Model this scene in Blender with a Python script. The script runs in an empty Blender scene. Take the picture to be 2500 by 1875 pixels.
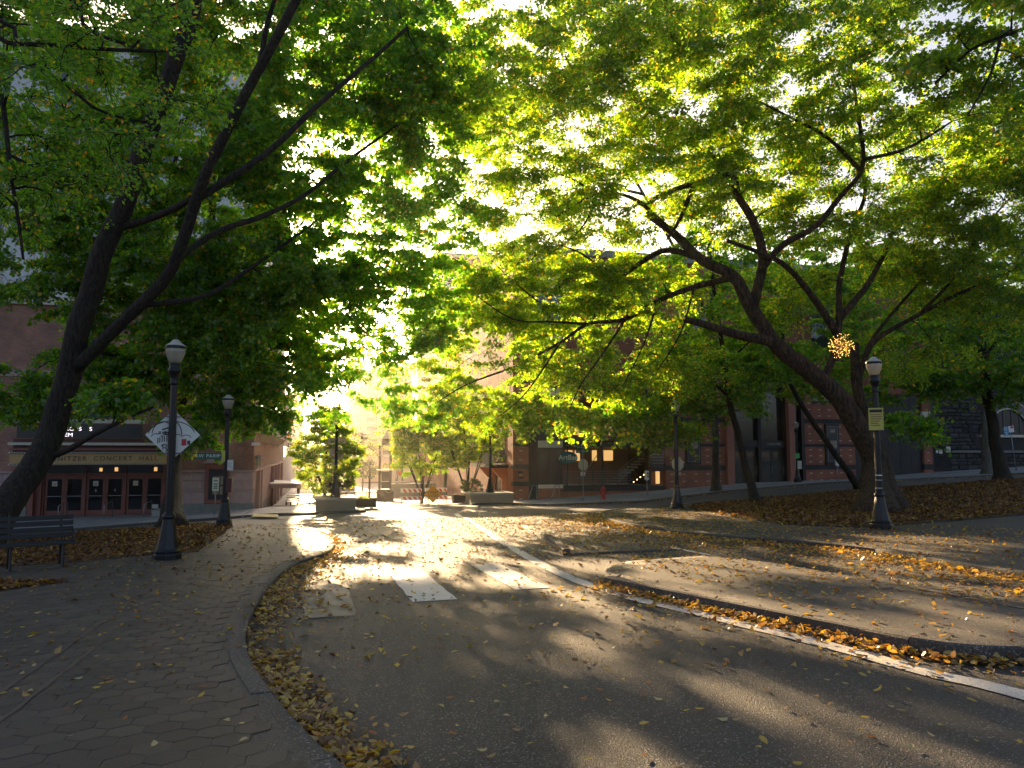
import bpy, bmesh, math, random
import numpy as np
from mathutils import Vector, Matrix
from mathutils.geometry import tessellate_polygon

R = math.radians
rng = np.random.default_rng(7)
random.seed(7)
sc = bpy.context.scene
COL = sc.collection

# ------------------------------------------------------------------ camera, sky, sun, exposure
YAW, PITCH, EYE = R(14.7), math.atan((1105 - 937.5) / 1850), 1.63
FOC = 1850.0                                   # focal length in pixels of a 2500 px wide picture
cam = bpy.data.cameras.new('camera')
cam.sensor_width = 36; cam.lens = 36 * FOC / 2500; cam.clip_start = 0.05; cam.clip_end = 3000
co = bpy.data.objects.new('camera', cam); COL.objects.link(co)
co.location = (0, 0, EYE); co.rotation_euler = (math.pi / 2 + PITCH, 0, -YAW)
sc.camera = co
SUN_EL, SUN_AZ = R(12.5), R(-2.5)
SDIR = Vector((math.sin(SUN_AZ) * math.cos(SUN_EL), math.cos(SUN_AZ) * math.cos(SUN_EL), math.sin(SUN_EL)))
w = bpy.data.worlds.new('World'); sc.world = w; w.use_nodes = True
nt = w.node_tree; nt.nodes.clear()
sky = nt.nodes.new('ShaderNodeTexSky'); sky.sky_type = 'NISHITA'; sky.sun_disc = False
sky.sun_elevation = SUN_EL; sky.sun_rotation = SUN_AZ; sky.dust_density = 4.0; sky.ozone_density = 0.1; sky.air_density = 0.55
bg = nt.nodes.new('ShaderNodeBackground'); bg.inputs['Strength'].default_value = 0.06
wo = nt.nodes.new('ShaderNodeOutputWorld')
nt.links.new(sky.outputs[0], bg.inputs[0]); nt.links.new(bg.outputs[0], wo.inputs[0])
sun = bpy.data.lights.new('sun', 'SUN'); sun.energy = 5.0; sun.angle = R(0.55); sun.color = (1.0, 0.69, 0.37)
so = bpy.data.objects.new('sun', sun); COL.objects.link(so)
so.rotation_euler = SDIR.to_track_quat('Z', 'Y').to_euler()
sc.view_settings.view_transform = 'Standard'; sc.view_settings.look = 'None'
sc.view_settings.gamma = 1.0; sc.view_settings.exposure = 2.4
cy = sc.cycles
cy.use_denoising = True; cy.max_bounces = 7; cy.diffuse_bounces = 4; cy.glossy_bounces = 3; cy.transmission_bounces = 4
cy.transparent_max_bounces = 6; cy.volume_bounces = 1; cy.sample_clamp_indirect = 6.0; cy.caustics_reflective = False; cy.caustics_refractive = False

# ------------------------------------------------------------------ the lie of the land
_fw = Vector((math.sin(YAW) * math.cos(PITCH), math.cos(YAW) * math.cos(PITCH), math.sin(PITCH)))
_rt = Vector((math.cos(YAW), -math.sin(YAW), 0)); _up = _rt.cross(_fw)
_hz = Vector((math.sin(YAW), math.cos(YAW), 0))
ROWS = [(-60, [(-60, .2), (60, 1.9)]), (0, [(-60, -.72), (60, .72)]),
    (16, [(-60, -2.0), (-12, -.64), (14, -.34), (40, .1), (90, 1.2)]),
    (27, [(-60, -3.6), (-12, -1.27), (-6, -.97), (-2.8, -.87), (13.8, -.64), (20, -.45), (37, .3), (90, 2.2)]),
    (32, [(-60, -4.6), (-20, -2.35), (-11, -1.78), (-8.6, -1.6), (-5.8, -1.32), (-3.5, -1.2), (4, -1.08), (10, -1.0), (15, -.9),
            (20, -.55), (25, -.28), (31, .02), (37, .3), (60, 1.2), (90, 2.3)]),
    (41, [(-60, -4.7), (-20, -2.6), (-11.2, -2.13), (-7.4, -1.9), (-4.4, -1.74), (1, -1.33), (10, -1.25), (12.8, -1.38), (18.6, -1.27),
          (24.3, -.75), (30.5, -.35), (43, .0), (60, .75), (90, 2.0)]),
    (48, [(-60, -4.2), (-15, -2.15), (-7.4, -2.0), (-3.3, -1.82), (2, -1.62), (10, -1.52), (13.7, -1.52), (16, -1.47), (23.5, -1.02),
          (30, -.62), (38.7, -.42), (45, 0.), (54, .4), (90, 1.8)]),
    (70, [(-60, -4.6), (-4, -3.0), (4, -2.7), (13, -2.4), (90, .5)]),
    (110, [(-60, -5), (13, -4.0), (90, -2)]), (150, [(-60, -5), (90, -5)]), (900, [(-60, -9), (90, -9)])]
_ry = [r[0] for r in ROWS]; _rp = [([p[0] for p in r[1]], [p[1] for p in r[1]]) for r in ROWS]
def gz(x, y):
    if y <= _ry[0]: i = 0; t = 0
    elif y >= _ry[-1]: i = len(_ry) - 2; t = 1
    else:
        i = max(k for k in range(len(_ry) - 1) if _ry[k] <= y); t = (y - _ry[i]) / (_ry[i + 1] - _ry[i])
    return (1 - t) * float(np.interp(x, *_rp[i])) + t * float(np.interp(x, *_rp[i + 1]))
def sight(px, py):
    return (_fw * FOC + _rt * (px - 1250) + _up * (937.5 - py)).normalized()
OV = 2500 / 2212
def at(px, py, D):                              # a point D metres in front of the viewer (numbers read off a 2212 px wide print)
    d = sight(px * OV, py * OV); return Vector((0, 0, EYE)) + d * (D / d.dot(_hz))
def onground(px, py, lift=0.0):
    d = sight(px * OV, py * OV); t = 2.0
    while t < 250:
        p = Vector((0, 0, EYE)) + d * t
        if p.z < gz(p.x, p.y) + lift: return p
        t += 0.04
    return p
def G(x, y, lift=0.0): return Vector((x, y, gz(x, y) + lift))

# ------------------------------------------------------------------ materials
MATS = {}
def nodes(name):
    m = bpy.data.materials.new(name); m.use_nodes = True; t = m.node_tree
    b = t.nodes['Principled BSDF']; MATS[name] = m
    return m, t, b
def N(t, typ, **kw):
    n = t.nodes.new(typ)
    for k, v in kw.items():
        if k in n.inputs: n.inputs[k].default_value = v
        else: setattr(n, k, v)
    return n
def ramp(t, fac, stops, interp='LINEAR'):
    r = t.nodes.new('ShaderNodeValToRGB'); r.color_ramp.interpolation = interp
    e = r.color_ramp.elements
    while len(e) < len(stops): e.new(0.5)
    for k, (p, c) in enumerate(stops): e[k].position = p; e[k].color = (*c, 1)
    t.links.new(fac, r.inputs[0]); return r.outputs[0]
def tc(t, scale=(1, 1, 1), out='Object', rot=(0, 0, 0)):
    c = t.nodes.new('ShaderNodeTexCoord'); m = t.nodes.new('ShaderNodeMapping')
    m.inputs['Scale'].default_value = scale; m.inputs['Rotation'].default_value = rot
    t.links.new(c.outputs[out], m.inputs[0]); return m.outputs[0]
def bump(t, b, h, strength, dist=0.01):
    n = N(t, 'ShaderNodeBump', Strength=strength, Distance=dist); t.links.new(h, n.inputs['Height']); t.links.new(n.outputs[0], b.inputs['Normal'])
def dark(c, f): return tuple(v * f for v in c)
def plain(name, col, rough=0.6, metal=0.0, var=0.25, scale=6.0, bstr=0.15, spec=0.5, emit=None, es=0.0):
    m, t, b = nodes(name)
    n = N(t, 'ShaderNodeTexNoise', Scale=scale, Detail=6.0, Roughness=0.65); t.links.new(tc(t), n.inputs['Vector'])
    c = ramp(t, n.outputs[0], [(0.25, dark(col, 1 - var)), (0.75, tuple(min(1, v * (1 + var)) for v in col))])
    t.links.new(c, b.inputs['Base Color']); b.inputs['Roughness'].default_value = rough; b.inputs['Metallic'].default_value = metal
    b.inputs['Specular IOR Level'].default_value = spec
    if bstr: bump(t, b, n.outputs[0], bstr)
    if emit: b.inputs['Emission Color'].default_value = (*emit, 1); b.inputs['Emission Strength'].default_value = es
    return m
def asphalt(name, c0, c1, rough, patch=0.25, bs=0.5, stone=(.3, .28, .25)):
    m, t, b = nodes(name); v = tc(t)
    vo = N(t, 'ShaderNodeTexVoronoi', Scale=100.0); t.links.new(v, vo.inputs['Vector'])
    n1 = N(t, 'ShaderNodeTexNoise', Scale=60.0, Detail=4.0); t.links.new(v, n1.inputs['Vector'])
    n2 = N(t, 'ShaderNodeTexNoise', Scale=0.55, Detail=7.0, Roughness=0.7); t.links.new(v, n2.inputs['Vector'])
    base = ramp(t, n1.outputs[0], [(0.3, c0), (0.7, c1)])
    st = ramp(t, vo.outputs['Color'], [(0.80, (0, 0, 0)), (0.86, (1, 1, 1))])
    mx = N(t, 'ShaderNodeMix', data_type='RGBA'); t.links.new(st, mx.inputs[0]); t.links.new(base, mx.inputs[6]); mx.inputs[7].default_value = (*stone, 1)
    pt = ramp(t, n2.outputs[0], [(0.3, (1 - patch,) * 3), (0.7, (1 + patch * .6,) * 3)])
    mu = N(t, 'ShaderNodeMix', data_type='RGBA', blend_type='MULTIPLY'); mu.inputs[0].default_value = 1
    t.links.new(mx.outputs[2], mu.inputs[6]); t.links.new(pt, mu.inputs[7]); t.links.new(mu.outputs[2], b.inputs['Base Color'])
    b.inputs['Roughness'].default_value = rough
    ad = N(t, 'ShaderNodeMath', operation='ADD'); t.links.new(vo.outputs['Distance'], ad.inputs[0]); t.links.new(n1.outputs[0], ad.inputs[1])
    bump(t, b, ad.outputs[0], bs, 0.012)
    return m
def brick(name, c1, c2, mortar, axis='xz', sx=1.0, w=.21, h=.072, bs=.4):
    m, t, b = nodes(name)
    c = t.nodes.new('ShaderNodeTexCoord'); s = t.nodes.new('ShaderNodeSeparateXYZ'); k = t.nodes.new('ShaderNodeCombineXYZ')
    t.links.new(c.outputs['Object'], s.inputs[0]); t.links.new(s.outputs[0 if axis == 'xz' else 1], k.inputs[0]); t.links.new(s.outputs[2], k.inputs[1])
    br = N(t, 'ShaderNodeTexBrick', Scale=1.0); br.inputs['Brick Width'].default_value = w; br.inputs['Row Height'].default_value = h
    br.inputs['Mortar Size'].default_value = .008; br.inputs['Color1'].default_value = (*c1, 1); br.inputs['Color2'].default_value = (*c2, 1)
    br.inputs['Mortar'].default_value = (*mortar, 1); t.links.new(k.outputs[0], br.inputs['Vector'])
    n = N(t, 'ShaderNodeTexNoise', Scale=1.3, Detail=6.0); t.links.new(c.outputs['Object'], n.inputs['Vector'])
    pt = ramp(t, n.outputs[0], [(0.3, (.72, .72, .72)), (0.7, (1.2, 1.15, 1.1))])
    mu = N(t, 'ShaderNodeMix', data_type='RGBA', blend_type='MULTIPLY'); mu.inputs[0].default_value = 1
    t.links.new(br.outputs['Color'], mu.inputs[6]); t.links.new(pt, mu.inputs[7]); t.links.new(mu.outputs[2], b.inputs['Base Color'])
    b.inputs['Roughness'].default_value = .85; bump(t, b, br.outputs['Fac'], -bs, .01)
    return m
def leafmat(name, stops, trans=1.6, mixf=.5, gloss=.05):
    m = bpy.data.materials.new(name); m.use_nodes = True; t = m.node_tree; t.nodes.clear(); MATS[name] = m
    g = t.nodes.new('ShaderNodeNewGeometry')
    c = ramp(t, g.outputs['Random Per Island'], stops)
    mu = N(t, 'ShaderNodeMix', data_type='RGBA', blend_type='MULTIPLY'); mu.inputs[0].default_value = 1
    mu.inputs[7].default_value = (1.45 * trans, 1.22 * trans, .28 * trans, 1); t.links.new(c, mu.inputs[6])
    d = t.nodes.new('ShaderNodeBsdfDiffuse'); tr = t.nodes.new('ShaderNodeBsdfTranslucent')
    t.links.new(c, d.inputs[0]); t.links.new(mu.outputs[2], tr.inputs[0])
    x = N(t, 'ShaderNodeMixShader'); x.inputs[0].default_value = mixf; t.links.new(d.outputs[0], x.inputs[1]); t.links.new(tr.outputs[0], x.inputs[2])
    gl = N(t, 'ShaderNodeBsdfGlossy', Roughness=.42); gl.inputs[0].default_value = (1, 1, 1, 1)
    x2 = N(t, 'ShaderNodeMixShader'); x2.inputs[0].default_value = gloss; t.links.new(x.outputs[0], x2.inputs[1]); t.links.new(gl.outputs[0], x2.inputs[2])
    o = t.nodes.new('ShaderNodeOutputMaterial'); t.links.new(x2.outputs[0], o.inputs[0])
    return m
def islandmat(name, stops, rough=.7, bs=.3, scale=40., rnd='island', spec=.5):
    m, t, b = nodes(name)
    g = t.nodes.new('ShaderNodeNewGeometry' if rnd == 'island' else 'ShaderNodeObjectInfo')
    c = ramp(t, g.outputs['Random Per Island' if rnd == 'island' else 'Random'], stops)
    n = N(t, 'ShaderNodeTexNoise', Scale=scale, Detail=5.0); t.links.new(tc(t), n.inputs['Vector'])
    pt = ramp(t, n.outputs[0], [(0.3, (.7, .7, .7)), (0.7, (1.3, 1.3, 1.3))])
    mu = N(t, 'ShaderNodeMix', data_type='RGBA', blend_type='MULTIPLY'); mu.inputs[0].default_value = 1
    t.links.new(c, mu.inputs[6]); t.links.new(pt, mu.inputs[7]); t.links.new(mu.outputs[2], b.inputs['Base Color'])
    b.inputs['Roughness'].default_value = rough; b.inputs['Specular IOR Level'].default_value = spec; bump(t, b, n.outputs[0], bs)
    return m
def glassy(name, col, rough=.04, spec=.6):
    m, t, b = nodes(name)
    n = N(t, 'ShaderNodeTexNoise', Scale=.8, Detail=2.0); t.links.new(tc(t), n.inputs['Vector'])
    t.links.new(ramp(t, n.outputs[0], [(.3, dark(col, .7)), (.7, dark(col, 1.2))]), b.inputs['Base Color'])
    b.inputs['Roughness'].default_value = rough; b.inputs['Specular IOR Level'].default_value = spec
    bump(t, b, n.outputs[0], .03, .05)
    return m
def barkmat(name, c0, c1):
    m, t, b = nodes(name)
    v = tc(t, (7, 7, .9))
    n = N(t, 'ShaderNodeTexNoise', Scale=2.2, Detail=8.0, Roughness=.7, Distortion=.6); t.links.new(v, n.inputs['Vector'])
    n2 = N(t, 'ShaderNodeTexNoise', Scale=1.2, Detail=3.0); t.links.new(tc(t), n2.inputs['Vector'])
    c = ramp(t, n.outputs[0], [(.42, c0), (.60, c1)])
    ms = ramp(t, n2.outputs[0], [(.5, (1, 1, 1)), (.72, (.72, .95, .6))])
    mu = N(t, 'ShaderNodeMix', data_type='RGBA', blend_type='MULTIPLY'); mu.inputs[0].default_value = 1
    t.links.new(c, mu.inputs[6]); t.links.new(ms, mu.inputs[7]); t.links.new(mu.outputs[2], b.inputs['Base Color'])
    b.inputs['Roughness'].default_value = .9; bump(t, b, n.outputs[0], 1.0, .09)
    return m

asphalt('asphalt', (.024, .023, .022), (.078, .073, .067), .70, bs=.8, stone=(.25, .23, .20))
asphalt('asphalt_island', (.042, .039, .035), (.10, .09, .08), .68, stone=(.16, .145, .125))
asphalt('street_asphalt', (.07, .07, .075), (.13, .13, .13), .75, stone=(.26, .25, .24))
asphalt('soil', (.035, .028, .02), (.09, .065, .04), .95, stone=(.2, .12, .05))
asphalt('concrete', (.26, .25, .24), (.36, .35, .33), .8, patch=.2, bs=.2, stone=(.42, .40, .36))
asphalt('kerb_concrete', (.055, .049, .042), (.125, .11, .092), .85, patch=.45, bs=.4, stone=(.33, .3, .27))
asphalt('planter_aggregate', (.16, .145, .12), (.30, .27, .22), .85, bs=.6, stone=(.40, .35, .28))
islandmat('hex_paver', [(0, (.044, .038, .031)), (.5, (.058, .049, .04)), (1, (.082, .068, .055))], .68, .5, 90.)
islandmat('hex_paver_single', [(0, (.044, .038, .031)), (.5, (.058, .049, .04)), (1, (.082, .068, .055))], .68, .5, 90., rnd='obj')
asphalt('paver_border', (.075, .06, .05), (.13, .10, .08), .8, stone=(.16, .13, .11))
islandmat('slab', [(0, (.24, .24, .24)), (1, (.34, .335, .33))], .75, .2, 14., rnd='obj')
asphalt('road_paint', (.52, .50, .46), (.74, .72, .67), .6, patch=.3, bs=.3, stone=(.30, .28, .25))
asphalt('worn_paint', (.09, .085, .08), (.24, .23, .20), .65, patch=.4, bs=.3, stone=(.10, .10, .10))
brick('hall_brick', (.38, .18, .12), (.29, .13, .09), (.30, .23, .19))
brick('hall_brick_side', (.34, .17, .12), (.26, .12, .09), (.26, .2, .17), axis='yz')
brick('theatre_brick', (.36, .12, .07), (.28, .085, .05), (.20, .12, .09))
brick('theatre_brick_side', (.36, .12, .07), (.28, .085, .05), (.20, .12, .09), axis='yz')
brick('dark_brick', (.035, .033, .036), (.05, .046, .05), (.03, .03, .03))
plain('accent_brick', (.62, .50, .38), .8)
plain('pink_stone', (.42, .29, .28), .75, var=.12, scale=3)
plain('grey_plinth', (.22, .22, .21), .8)
plain('pale_stucco', (.62, .62, .63), .85, var=.08, scale=.6)
plain('cream_stone', (.60, .54, .44), .8, var=.12)
plain('maroon_paint', (.24, .07, .05), .45, var=.12, scale=2, bstr=.03)
plain('dark_red', (.10, .025, .02), .5, var=.15, bstr=.02)
plain('gold_fascia', (.48, .30, .12), .5, var=.08, scale=2, bstr=.02)
plain('green_sign', (.01, .085, .045), .4, var=.1, bstr=0)
plain('green_panel', (.012, .06, .05), .5, var=.1, bstr=0)
plain('teal_sign', (.0, .10, .10), .4, var=.1, bstr=0)
plain('white_paint', (.75, .74, .70), .5, var=.06, bstr=.02)
plain('sign_white', (.68, .66, .60), .45, var=.06, scale=3, bstr=.02)
plain('sign_back', (.58, .50, .38), .5, .1, var=.15, scale=8, bstr=.03)
plain('lettering_dark', (.05, .02, .012), .5, var=.1, bstr=0)
plain('graffiti_black', (.02, .02, .022), .6, var=.2, bstr=0)
plain('sticker_red', (.50, .015, .02), .5, var=.1, bstr=0)
plain('sticker_green', (.12, .55, .15), .6, var=.1, bstr=0)
plain('sticker_yellow', (.52, .46, .10), .6, var=.08, bstr=0)
plain('blue_sign', (.03, .25, .42), .5, var=.1, bstr=0)
plain('lamp_black', (.012, .012, .014), .38, .3, var=.3, scale=12, bstr=.08)
plain('steel_black', (.02, .019, .02), .45, .3, var=.2, bstr=.05)
plain('steel_grey', (.28, .28, .29), .4, .7, var=.15, bstr=.03)
plain('lamp_cap', (.45, .43, .38), .5, var=.2, scale=9)
plain('bench_slat', (.018, .018, .019), .5, var=.3, scale=9, bstr=.15)
plain('hydrant_red', (.42, .03, .025), .4, var=.2)
plain('orange_steel', (.48, .15, .06), .5, var=.12)
plain('salmon_column', (.34, .12, .08), .6, var=.15)
plain('sign_orange', (.85, .36, .02), .5, var=.06, bstr=0, spec=.3)
plain('barrier_red', (.65, .07, .03), .5, var=.1, bstr=0)
plain('barrier_white', (.78, .77, .74), .5, var=.06, bstr=0)
plain('planter_black', (.03, .024, .02), .6, var=.25)
plain('interior_brown', (.20, .095, .05), .7, var=.15)
plain('interior_dark', (.03, .024, .02), .8, var=.2)
plain('warm_light', (.9, .6, .3), .5, emit=(1, .58, .2), es=.16, var=.02, bstr=0)
plain('string_bulb', (.9, .6, .3), .5, emit=(1, .6, .22), es=3., var=.02, bstr=0)
plain('led_text', (.9, .8, .85), .5, emit=(1, .85, .95), es=.35, var=.02, bstr=0)
plain('spark_bulb', (.9, .6, .2), .5, emit=(1, .5, .1), es=2.2, var=.02, bstr=0)
plain('gold_rod', (.55, .36, .12), .35, .7, var=.1, bstr=0)
plain('poster_dark', (.018, .016, .018), .3, var=.4, scale=2, bstr=0)
plain('poster_art', (.30, .24, .18), .5, var=.9, scale=5, bstr=0)
plain('paper', (.7, .68, .62), .7, var=.08, bstr=0)
plain('far_tan', (.50, .38, .28), .8, var=.1)
plain('far_pink', (.42, .22, .17), .8, var=.1)
plain('far_white', (.66, .63, .58), .7, var=.06)
plain('far_grey', (.34, .36, .38), .7, var=.1)
plain('car_blue', (.25, .42, .55), .25, .2, var=.05, bstr=0)
plain('tyre', (.015, .015, .015), .8)
plain('yellow_tactile', (.55, .42, .12), .8, var=.1)
glassy('door_glass', (.012, .013, .015), .05, .7)
glassy('window_glass', (.03, .035, .04), .04, .8)
glassy('bay_glass', (.05, .055, .05), .05, .9)
islandmat('church_stone', [(0, (.025, .024, .025)), (.5, (.05, .048, .048)), (1, (.085, .08, .078))], .9, .9, 7., rnd='obj')
plain('church_mortar', (.035, .033, .032), .95, var=.3)
plain('church_trim', (.17, .16, .15), .85, var=.2)
barkmat('bark_maple', (.010, .007, .005), (.055, .038, .026))
barkmat('bark_elm', (.014, .008, .005), (.12, .062, .032))
barkmat('bark_grey', (.06, .055, .045), (.17, .155, .13))
GREEN = [(0, (.026, .085, .011)), (.45, (.052, .145, .014)), (.85, (.085, .18, .014)), (.95, (.15, .19, .014)), (.98, (.30, .21, .02)), (1, (.30, .13, .02))]
YELLOW = [(0, (.032, .085, .008)), (.45, (.065, .14, .010)), (.88, (.115, .18, .012)), (.97, (.22, .21, .015)), (1, (.34, .17, .02))]
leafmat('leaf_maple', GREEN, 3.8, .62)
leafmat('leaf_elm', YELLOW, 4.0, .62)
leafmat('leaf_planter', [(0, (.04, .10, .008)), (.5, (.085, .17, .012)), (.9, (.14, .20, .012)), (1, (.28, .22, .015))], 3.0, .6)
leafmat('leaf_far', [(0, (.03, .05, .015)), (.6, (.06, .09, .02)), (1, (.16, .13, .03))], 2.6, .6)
leafmat('leaf_conifer', [(0, (.015, .035, .015)), (1, (.035, .06, .025))], 1.2)
LITTER = [(0, (.12, .055, .02)), (.3, (.26, .14, .045)), (.55, (.42, .27, .09)), (.8, (.54, .38, .08)), (.93, (.60, .44, .05)), (1, (.40, .13, .025))]
leafmat('leaf_litter', LITTER, 1.1, .3, .06)
leafmat('leaf_brown', [(0, (.06, .024, .010)), (.5, (.17, .075, .022)), (.85, (.30, .15, .04)), (1, (.46, .30, .05))], 1.1, .25, .04)
leafmat('fallen_yellow', [(0, (.52, .34, .03)), (1, (.46, .36, .06))], 1.1, .3, .06)
leafmat('fallen_pale', [(0, (.42, .36, .18)), (1, (.50, .44, .22))], 1.1, .3, .06)
leafmat('fallen_rust', [(0, (.26, .08, .02)), (1, (.34, .13, .03))], 1.1, .3, .06)
leafmat('fallen_tan', [(0, (.30, .19, .09)), (1, (.36, .24, .12))], 1.1, .3, .06)
def globe():
    m = bpy.data.materials.new('milk_glass'); m.use_nodes = True; t = m.node_tree; t.nodes.clear(); MATS['milk_glass'] = m
    n = N(t, 'ShaderNodeTexNoise', Scale=5., Detail=4.); t.links.new(tc(t), n.inputs['Vector'])
    c = ramp(t, n.outputs[0], [(.3, (.62, .55, .42)), (.7, (.80, .75, .62))])
    d = t.nodes.new('ShaderNodeBsdfDiffuse'); tr = t.nodes.new('ShaderNodeBsdfTranslucent'); gl = N(t, 'ShaderNodeBsdfGlossy', Roughness=.15)
    for k in (d, tr): t.links.new(c, k.inputs[0])
    x = N(t, 'ShaderNodeMixShader'); x.inputs[0].default_value = .6; t.links.new(d.outputs[0], x.inputs[1]); t.links.new(tr.outputs[0], x.inputs[2])
    y = N(t, 'ShaderNodeMixShader'); y.inputs[0].default_value = .05; t.links.new(x.outputs[0], y.inputs[1]); t.links.new(gl.outputs[0], y.inputs[2])
    o = t.nodes.new('ShaderNodeOutputMaterial'); t.links.new(y.outputs[0], o.inputs[0])
globe()

# ------------------------------------------------------------------ mesh helpers
def add(o, parent=None):
    COL.objects.link(o)
    if parent is not None: o.parent = parent
    return o
def tag(o, label=None, cat=None, group=None, kind=None):
    if label: o['label'] = label
    if cat: o['category'] = cat
    if group: o['group'] = group
    if kind: o['kind'] = kind
    return o
def empty(name, loc=(0, 0, 0), rz=0.0, parent=None, label=None, cat=None, group=None, kind=None):
    o = bpy.data.objects.new(name, None); o.empty_display_size = .2; o.location = loc; o.rotation_euler = (0, 0, rz)
    return tag(add(o, parent), label, cat, group, kind)
class MB:
    def __init__(s): s.v = []; s.f = []
    def box(s, x0, x1, y0, y1, z0, z1):
        n = len(s.v); s.v += [(x, y, z) for z in (z0, z1) for y in (y0, y1) for x in (x0, x1)]
        s.f += [tuple(n + k for k in q) for q in ((0, 2, 3, 1), (4, 5, 7, 6), (0, 1, 5, 4), (2, 6, 7, 3), (0, 4, 6, 2), (1, 3, 7, 5))]; return s
    def hexa(s, p8):
        n = len(s.v); s.v += [tuple(p) for p in p8]
        s.f += [tuple(n + k for k in q) for q in ((0, 2, 3, 1), (4, 5, 7, 6), (0, 1, 5, 4), (2, 6, 7, 3), (0, 4, 6, 2), (1, 3, 7, 5))]; return s
    def lathe(s, prof, c=(0, 0, 0), n=20, flute=0.0):
        b = len(s.v)
        for r, z in prof:
            for k in range(n):
                a = 2 * math.pi * k / n; q = r * (1 - flute * (k % 2)); s.v.append((c[0] + q * math.cos(a), c[1] + q * math.sin(a), c[2] + z))
        for i in range(len(prof) - 1):
            for k in range(n):
                a0 = b + i * n + k; a1 = b + i * n + (k + 1) % n; s.f.append((a0, a1, a1 + n, a0 + n))
        s.f.append(tuple(b + k for k in range(n))[::-1]); s.f.append(tuple(b + (len(prof) - 1) * n + k for k in range(n))); return s
    def tube(s, pts, rad, n=8, cap=True, rough=0.0):
        pts = [Vector(p) for p in pts]; b = len(s.v); u = None
        for i, p in enumerate(pts):
            d = (pts[min(i + 1, len(pts) - 1)] - pts[max(i - 1, 0)]).normalized()
            if u is None: u = d.orthogonal().normalized()
            u = (u - d * u.dot(d)).normalized(); v = d.cross(u); r = rad[i] if hasattr(rad, '__len__') else rad
            for k in range(n):
                a = 2 * math.pi * k / n; q = r * (1 + rough * (random.random() - .5)); s.v.append(tuple(p + u * (q * math.cos(a)) + v * (q * math.sin(a))))
        for i in range(len(pts) - 1):
            for k in range(n):
                a0 = b + i * n + k; a1 = b + i * n + (k + 1) % n; s.f.append((a0, a1, a1 + n, a0 + n))
        if cap and n > 3:
            s.f.append(tuple(b + k for k in range(n))[::-1]); s.f.append(tuple(b + (len(pts) - 1) * n + k for k in range(n)))
        return s
    def prism(s, pts, vec):                     # an outline pushed along vec
        n = len(s.v); k = len(pts); vec = Vector(vec); s.v += [tuple(Vector(p)) for p in pts] + [tuple(Vector(p) + vec) for p in pts]
        s.f.append(tuple(n + i for i in range(k))); s.f.append(tuple(n + k + i for i in range(k))[::-1])
        for i in range(k): j = (i + 1) % k; s.f.append((n + i, n + k + i, n + k + j, n + j))
        return s
    def mesh(s, name, mat, smooth=False, bevel=0.0):
        m = bpy.data.meshes.new(name); m.from_pydata(s.v, [], s.f); m.materials.append(MATS[mat])
        if smooth: m.polygons.foreach_set('use_smooth', [True] * len(m.polygons)); m.update()
        bm = bmesh.new(); bm.from_mesh(m); bmesh.ops.recalc_face_normals(bm, faces=bm.faces)
        if bevel: bmesh.ops.bevel(bm, geom=bm.edges[:], offset=bevel, segments=1, affect='EDGES')
        bm.to_mesh(m); bm.free(); return m
    def build(s, name, mat, parent=None, smooth=False, bevel=0.0, **kw):
        return tag(add(bpy.data.objects.new(name, s.mesh(name, mat, smooth, bevel)), parent), **kw)
def bx(name, mat, parent, *b, bevel=0.0, **kw): return MB().box(*b).build(name, mat, parent, bevel=bevel, **kw)
def inst(name, me, parent=None, loc=(0, 0, 0), rot=(0, 0, 0), scale=(1, 1, 1)):
    o = bpy.data.objects.new(name, me); o.location = loc; o.rotation_euler = rot; o.scale = scale; return add(o, parent)
def copy_tree(o, parent=None):
    c = o.copy(); add(c, parent)
    for ch in list(o.children):
        k = copy_tree(ch, c); k.matrix_parent_inverse = ch.matrix_parent_inverse
    return c
def text(name, s, mat, parent, loc, size, rot=(math.pi / 2, 0, 0), ext=.004, align='CENTER', sx=1.0, space=1.0):
    c = bpy.data.curves.new(name, 'FONT'); c.body = s; c.size = size; c.extrude = ext; c.align_x = align; c.align_y = 'CENTER'; c.space_character = space
    t = bpy.data.objects.new(name, c); me = bpy.data.meshes.new_from_object(t); me.materials.clear(); me.materials.append(MATS[mat])
    bpy.data.objects.remove(t); bpy.data.curves.remove(c)
    o = bpy.data.objects.new(name, me); o.location = loc; o.rotation_euler = rot; o.scale = (sx, 1, 1); return add(o, parent)
def sheet(name, poly, lift, mat, step=1.0, skirt=0.0, parent=None, **kw):   # a piece of ground that follows the land
    bm = bmesh.new(); pts = [Vector((p[0], p[1], 0)) for p in poly]
    vs = [bm.verts.new(p) for p in pts]
    for t in tessellate_polygon([pts]):
        try: bm.faces.new([vs[k] for k in t])
        except ValueError: pass
    xs = [p.x for p in pts]; ys = [p.y for p in pts]
    cuts = [((c, 0, 0), (1, 0, 0)) for c in np.arange(math.floor(min(xs)) + step, max(xs), step)] + [((0, c, 0), (0, 1, 0)) for c in np.arange(math.floor(min(ys)) + step, max(ys), step)]
    for c, nn in cuts: bmesh.ops.bisect_plane(bm, geom=bm.verts[:] + bm.edges[:] + bm.faces[:], plane_co=c, plane_no=nn)
    bmesh.ops.remove_doubles(bm, verts=bm.verts, dist=.001)
    for v in bm.verts: v.co.z = gz(v.co.x, v.co.y) + lift
    for f in bm.faces:
        f.smooth = True
        f.normal_update()
        if f.normal.z < 0: f.normal_flip()
    if skirt:
        e = [x for x in bm.edges if x.is_boundary]; r = bmesh.ops.extrude_edge_only(bm, edges=e)
        for v in r['geom']:
            if isinstance(v, bmesh.types.BMVert): v.co.z -= skirt
        for f in r['geom']:
            if isinstance(f, bmesh.types.BMFace): f.smooth = False
    m = bpy.data.meshes.new(name); bm.to_mesh(m); bm.free(); m.materials.append(MATS[mat])
    return tag(add(bpy.data.objects.new(name, m), parent), **kw)
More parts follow.
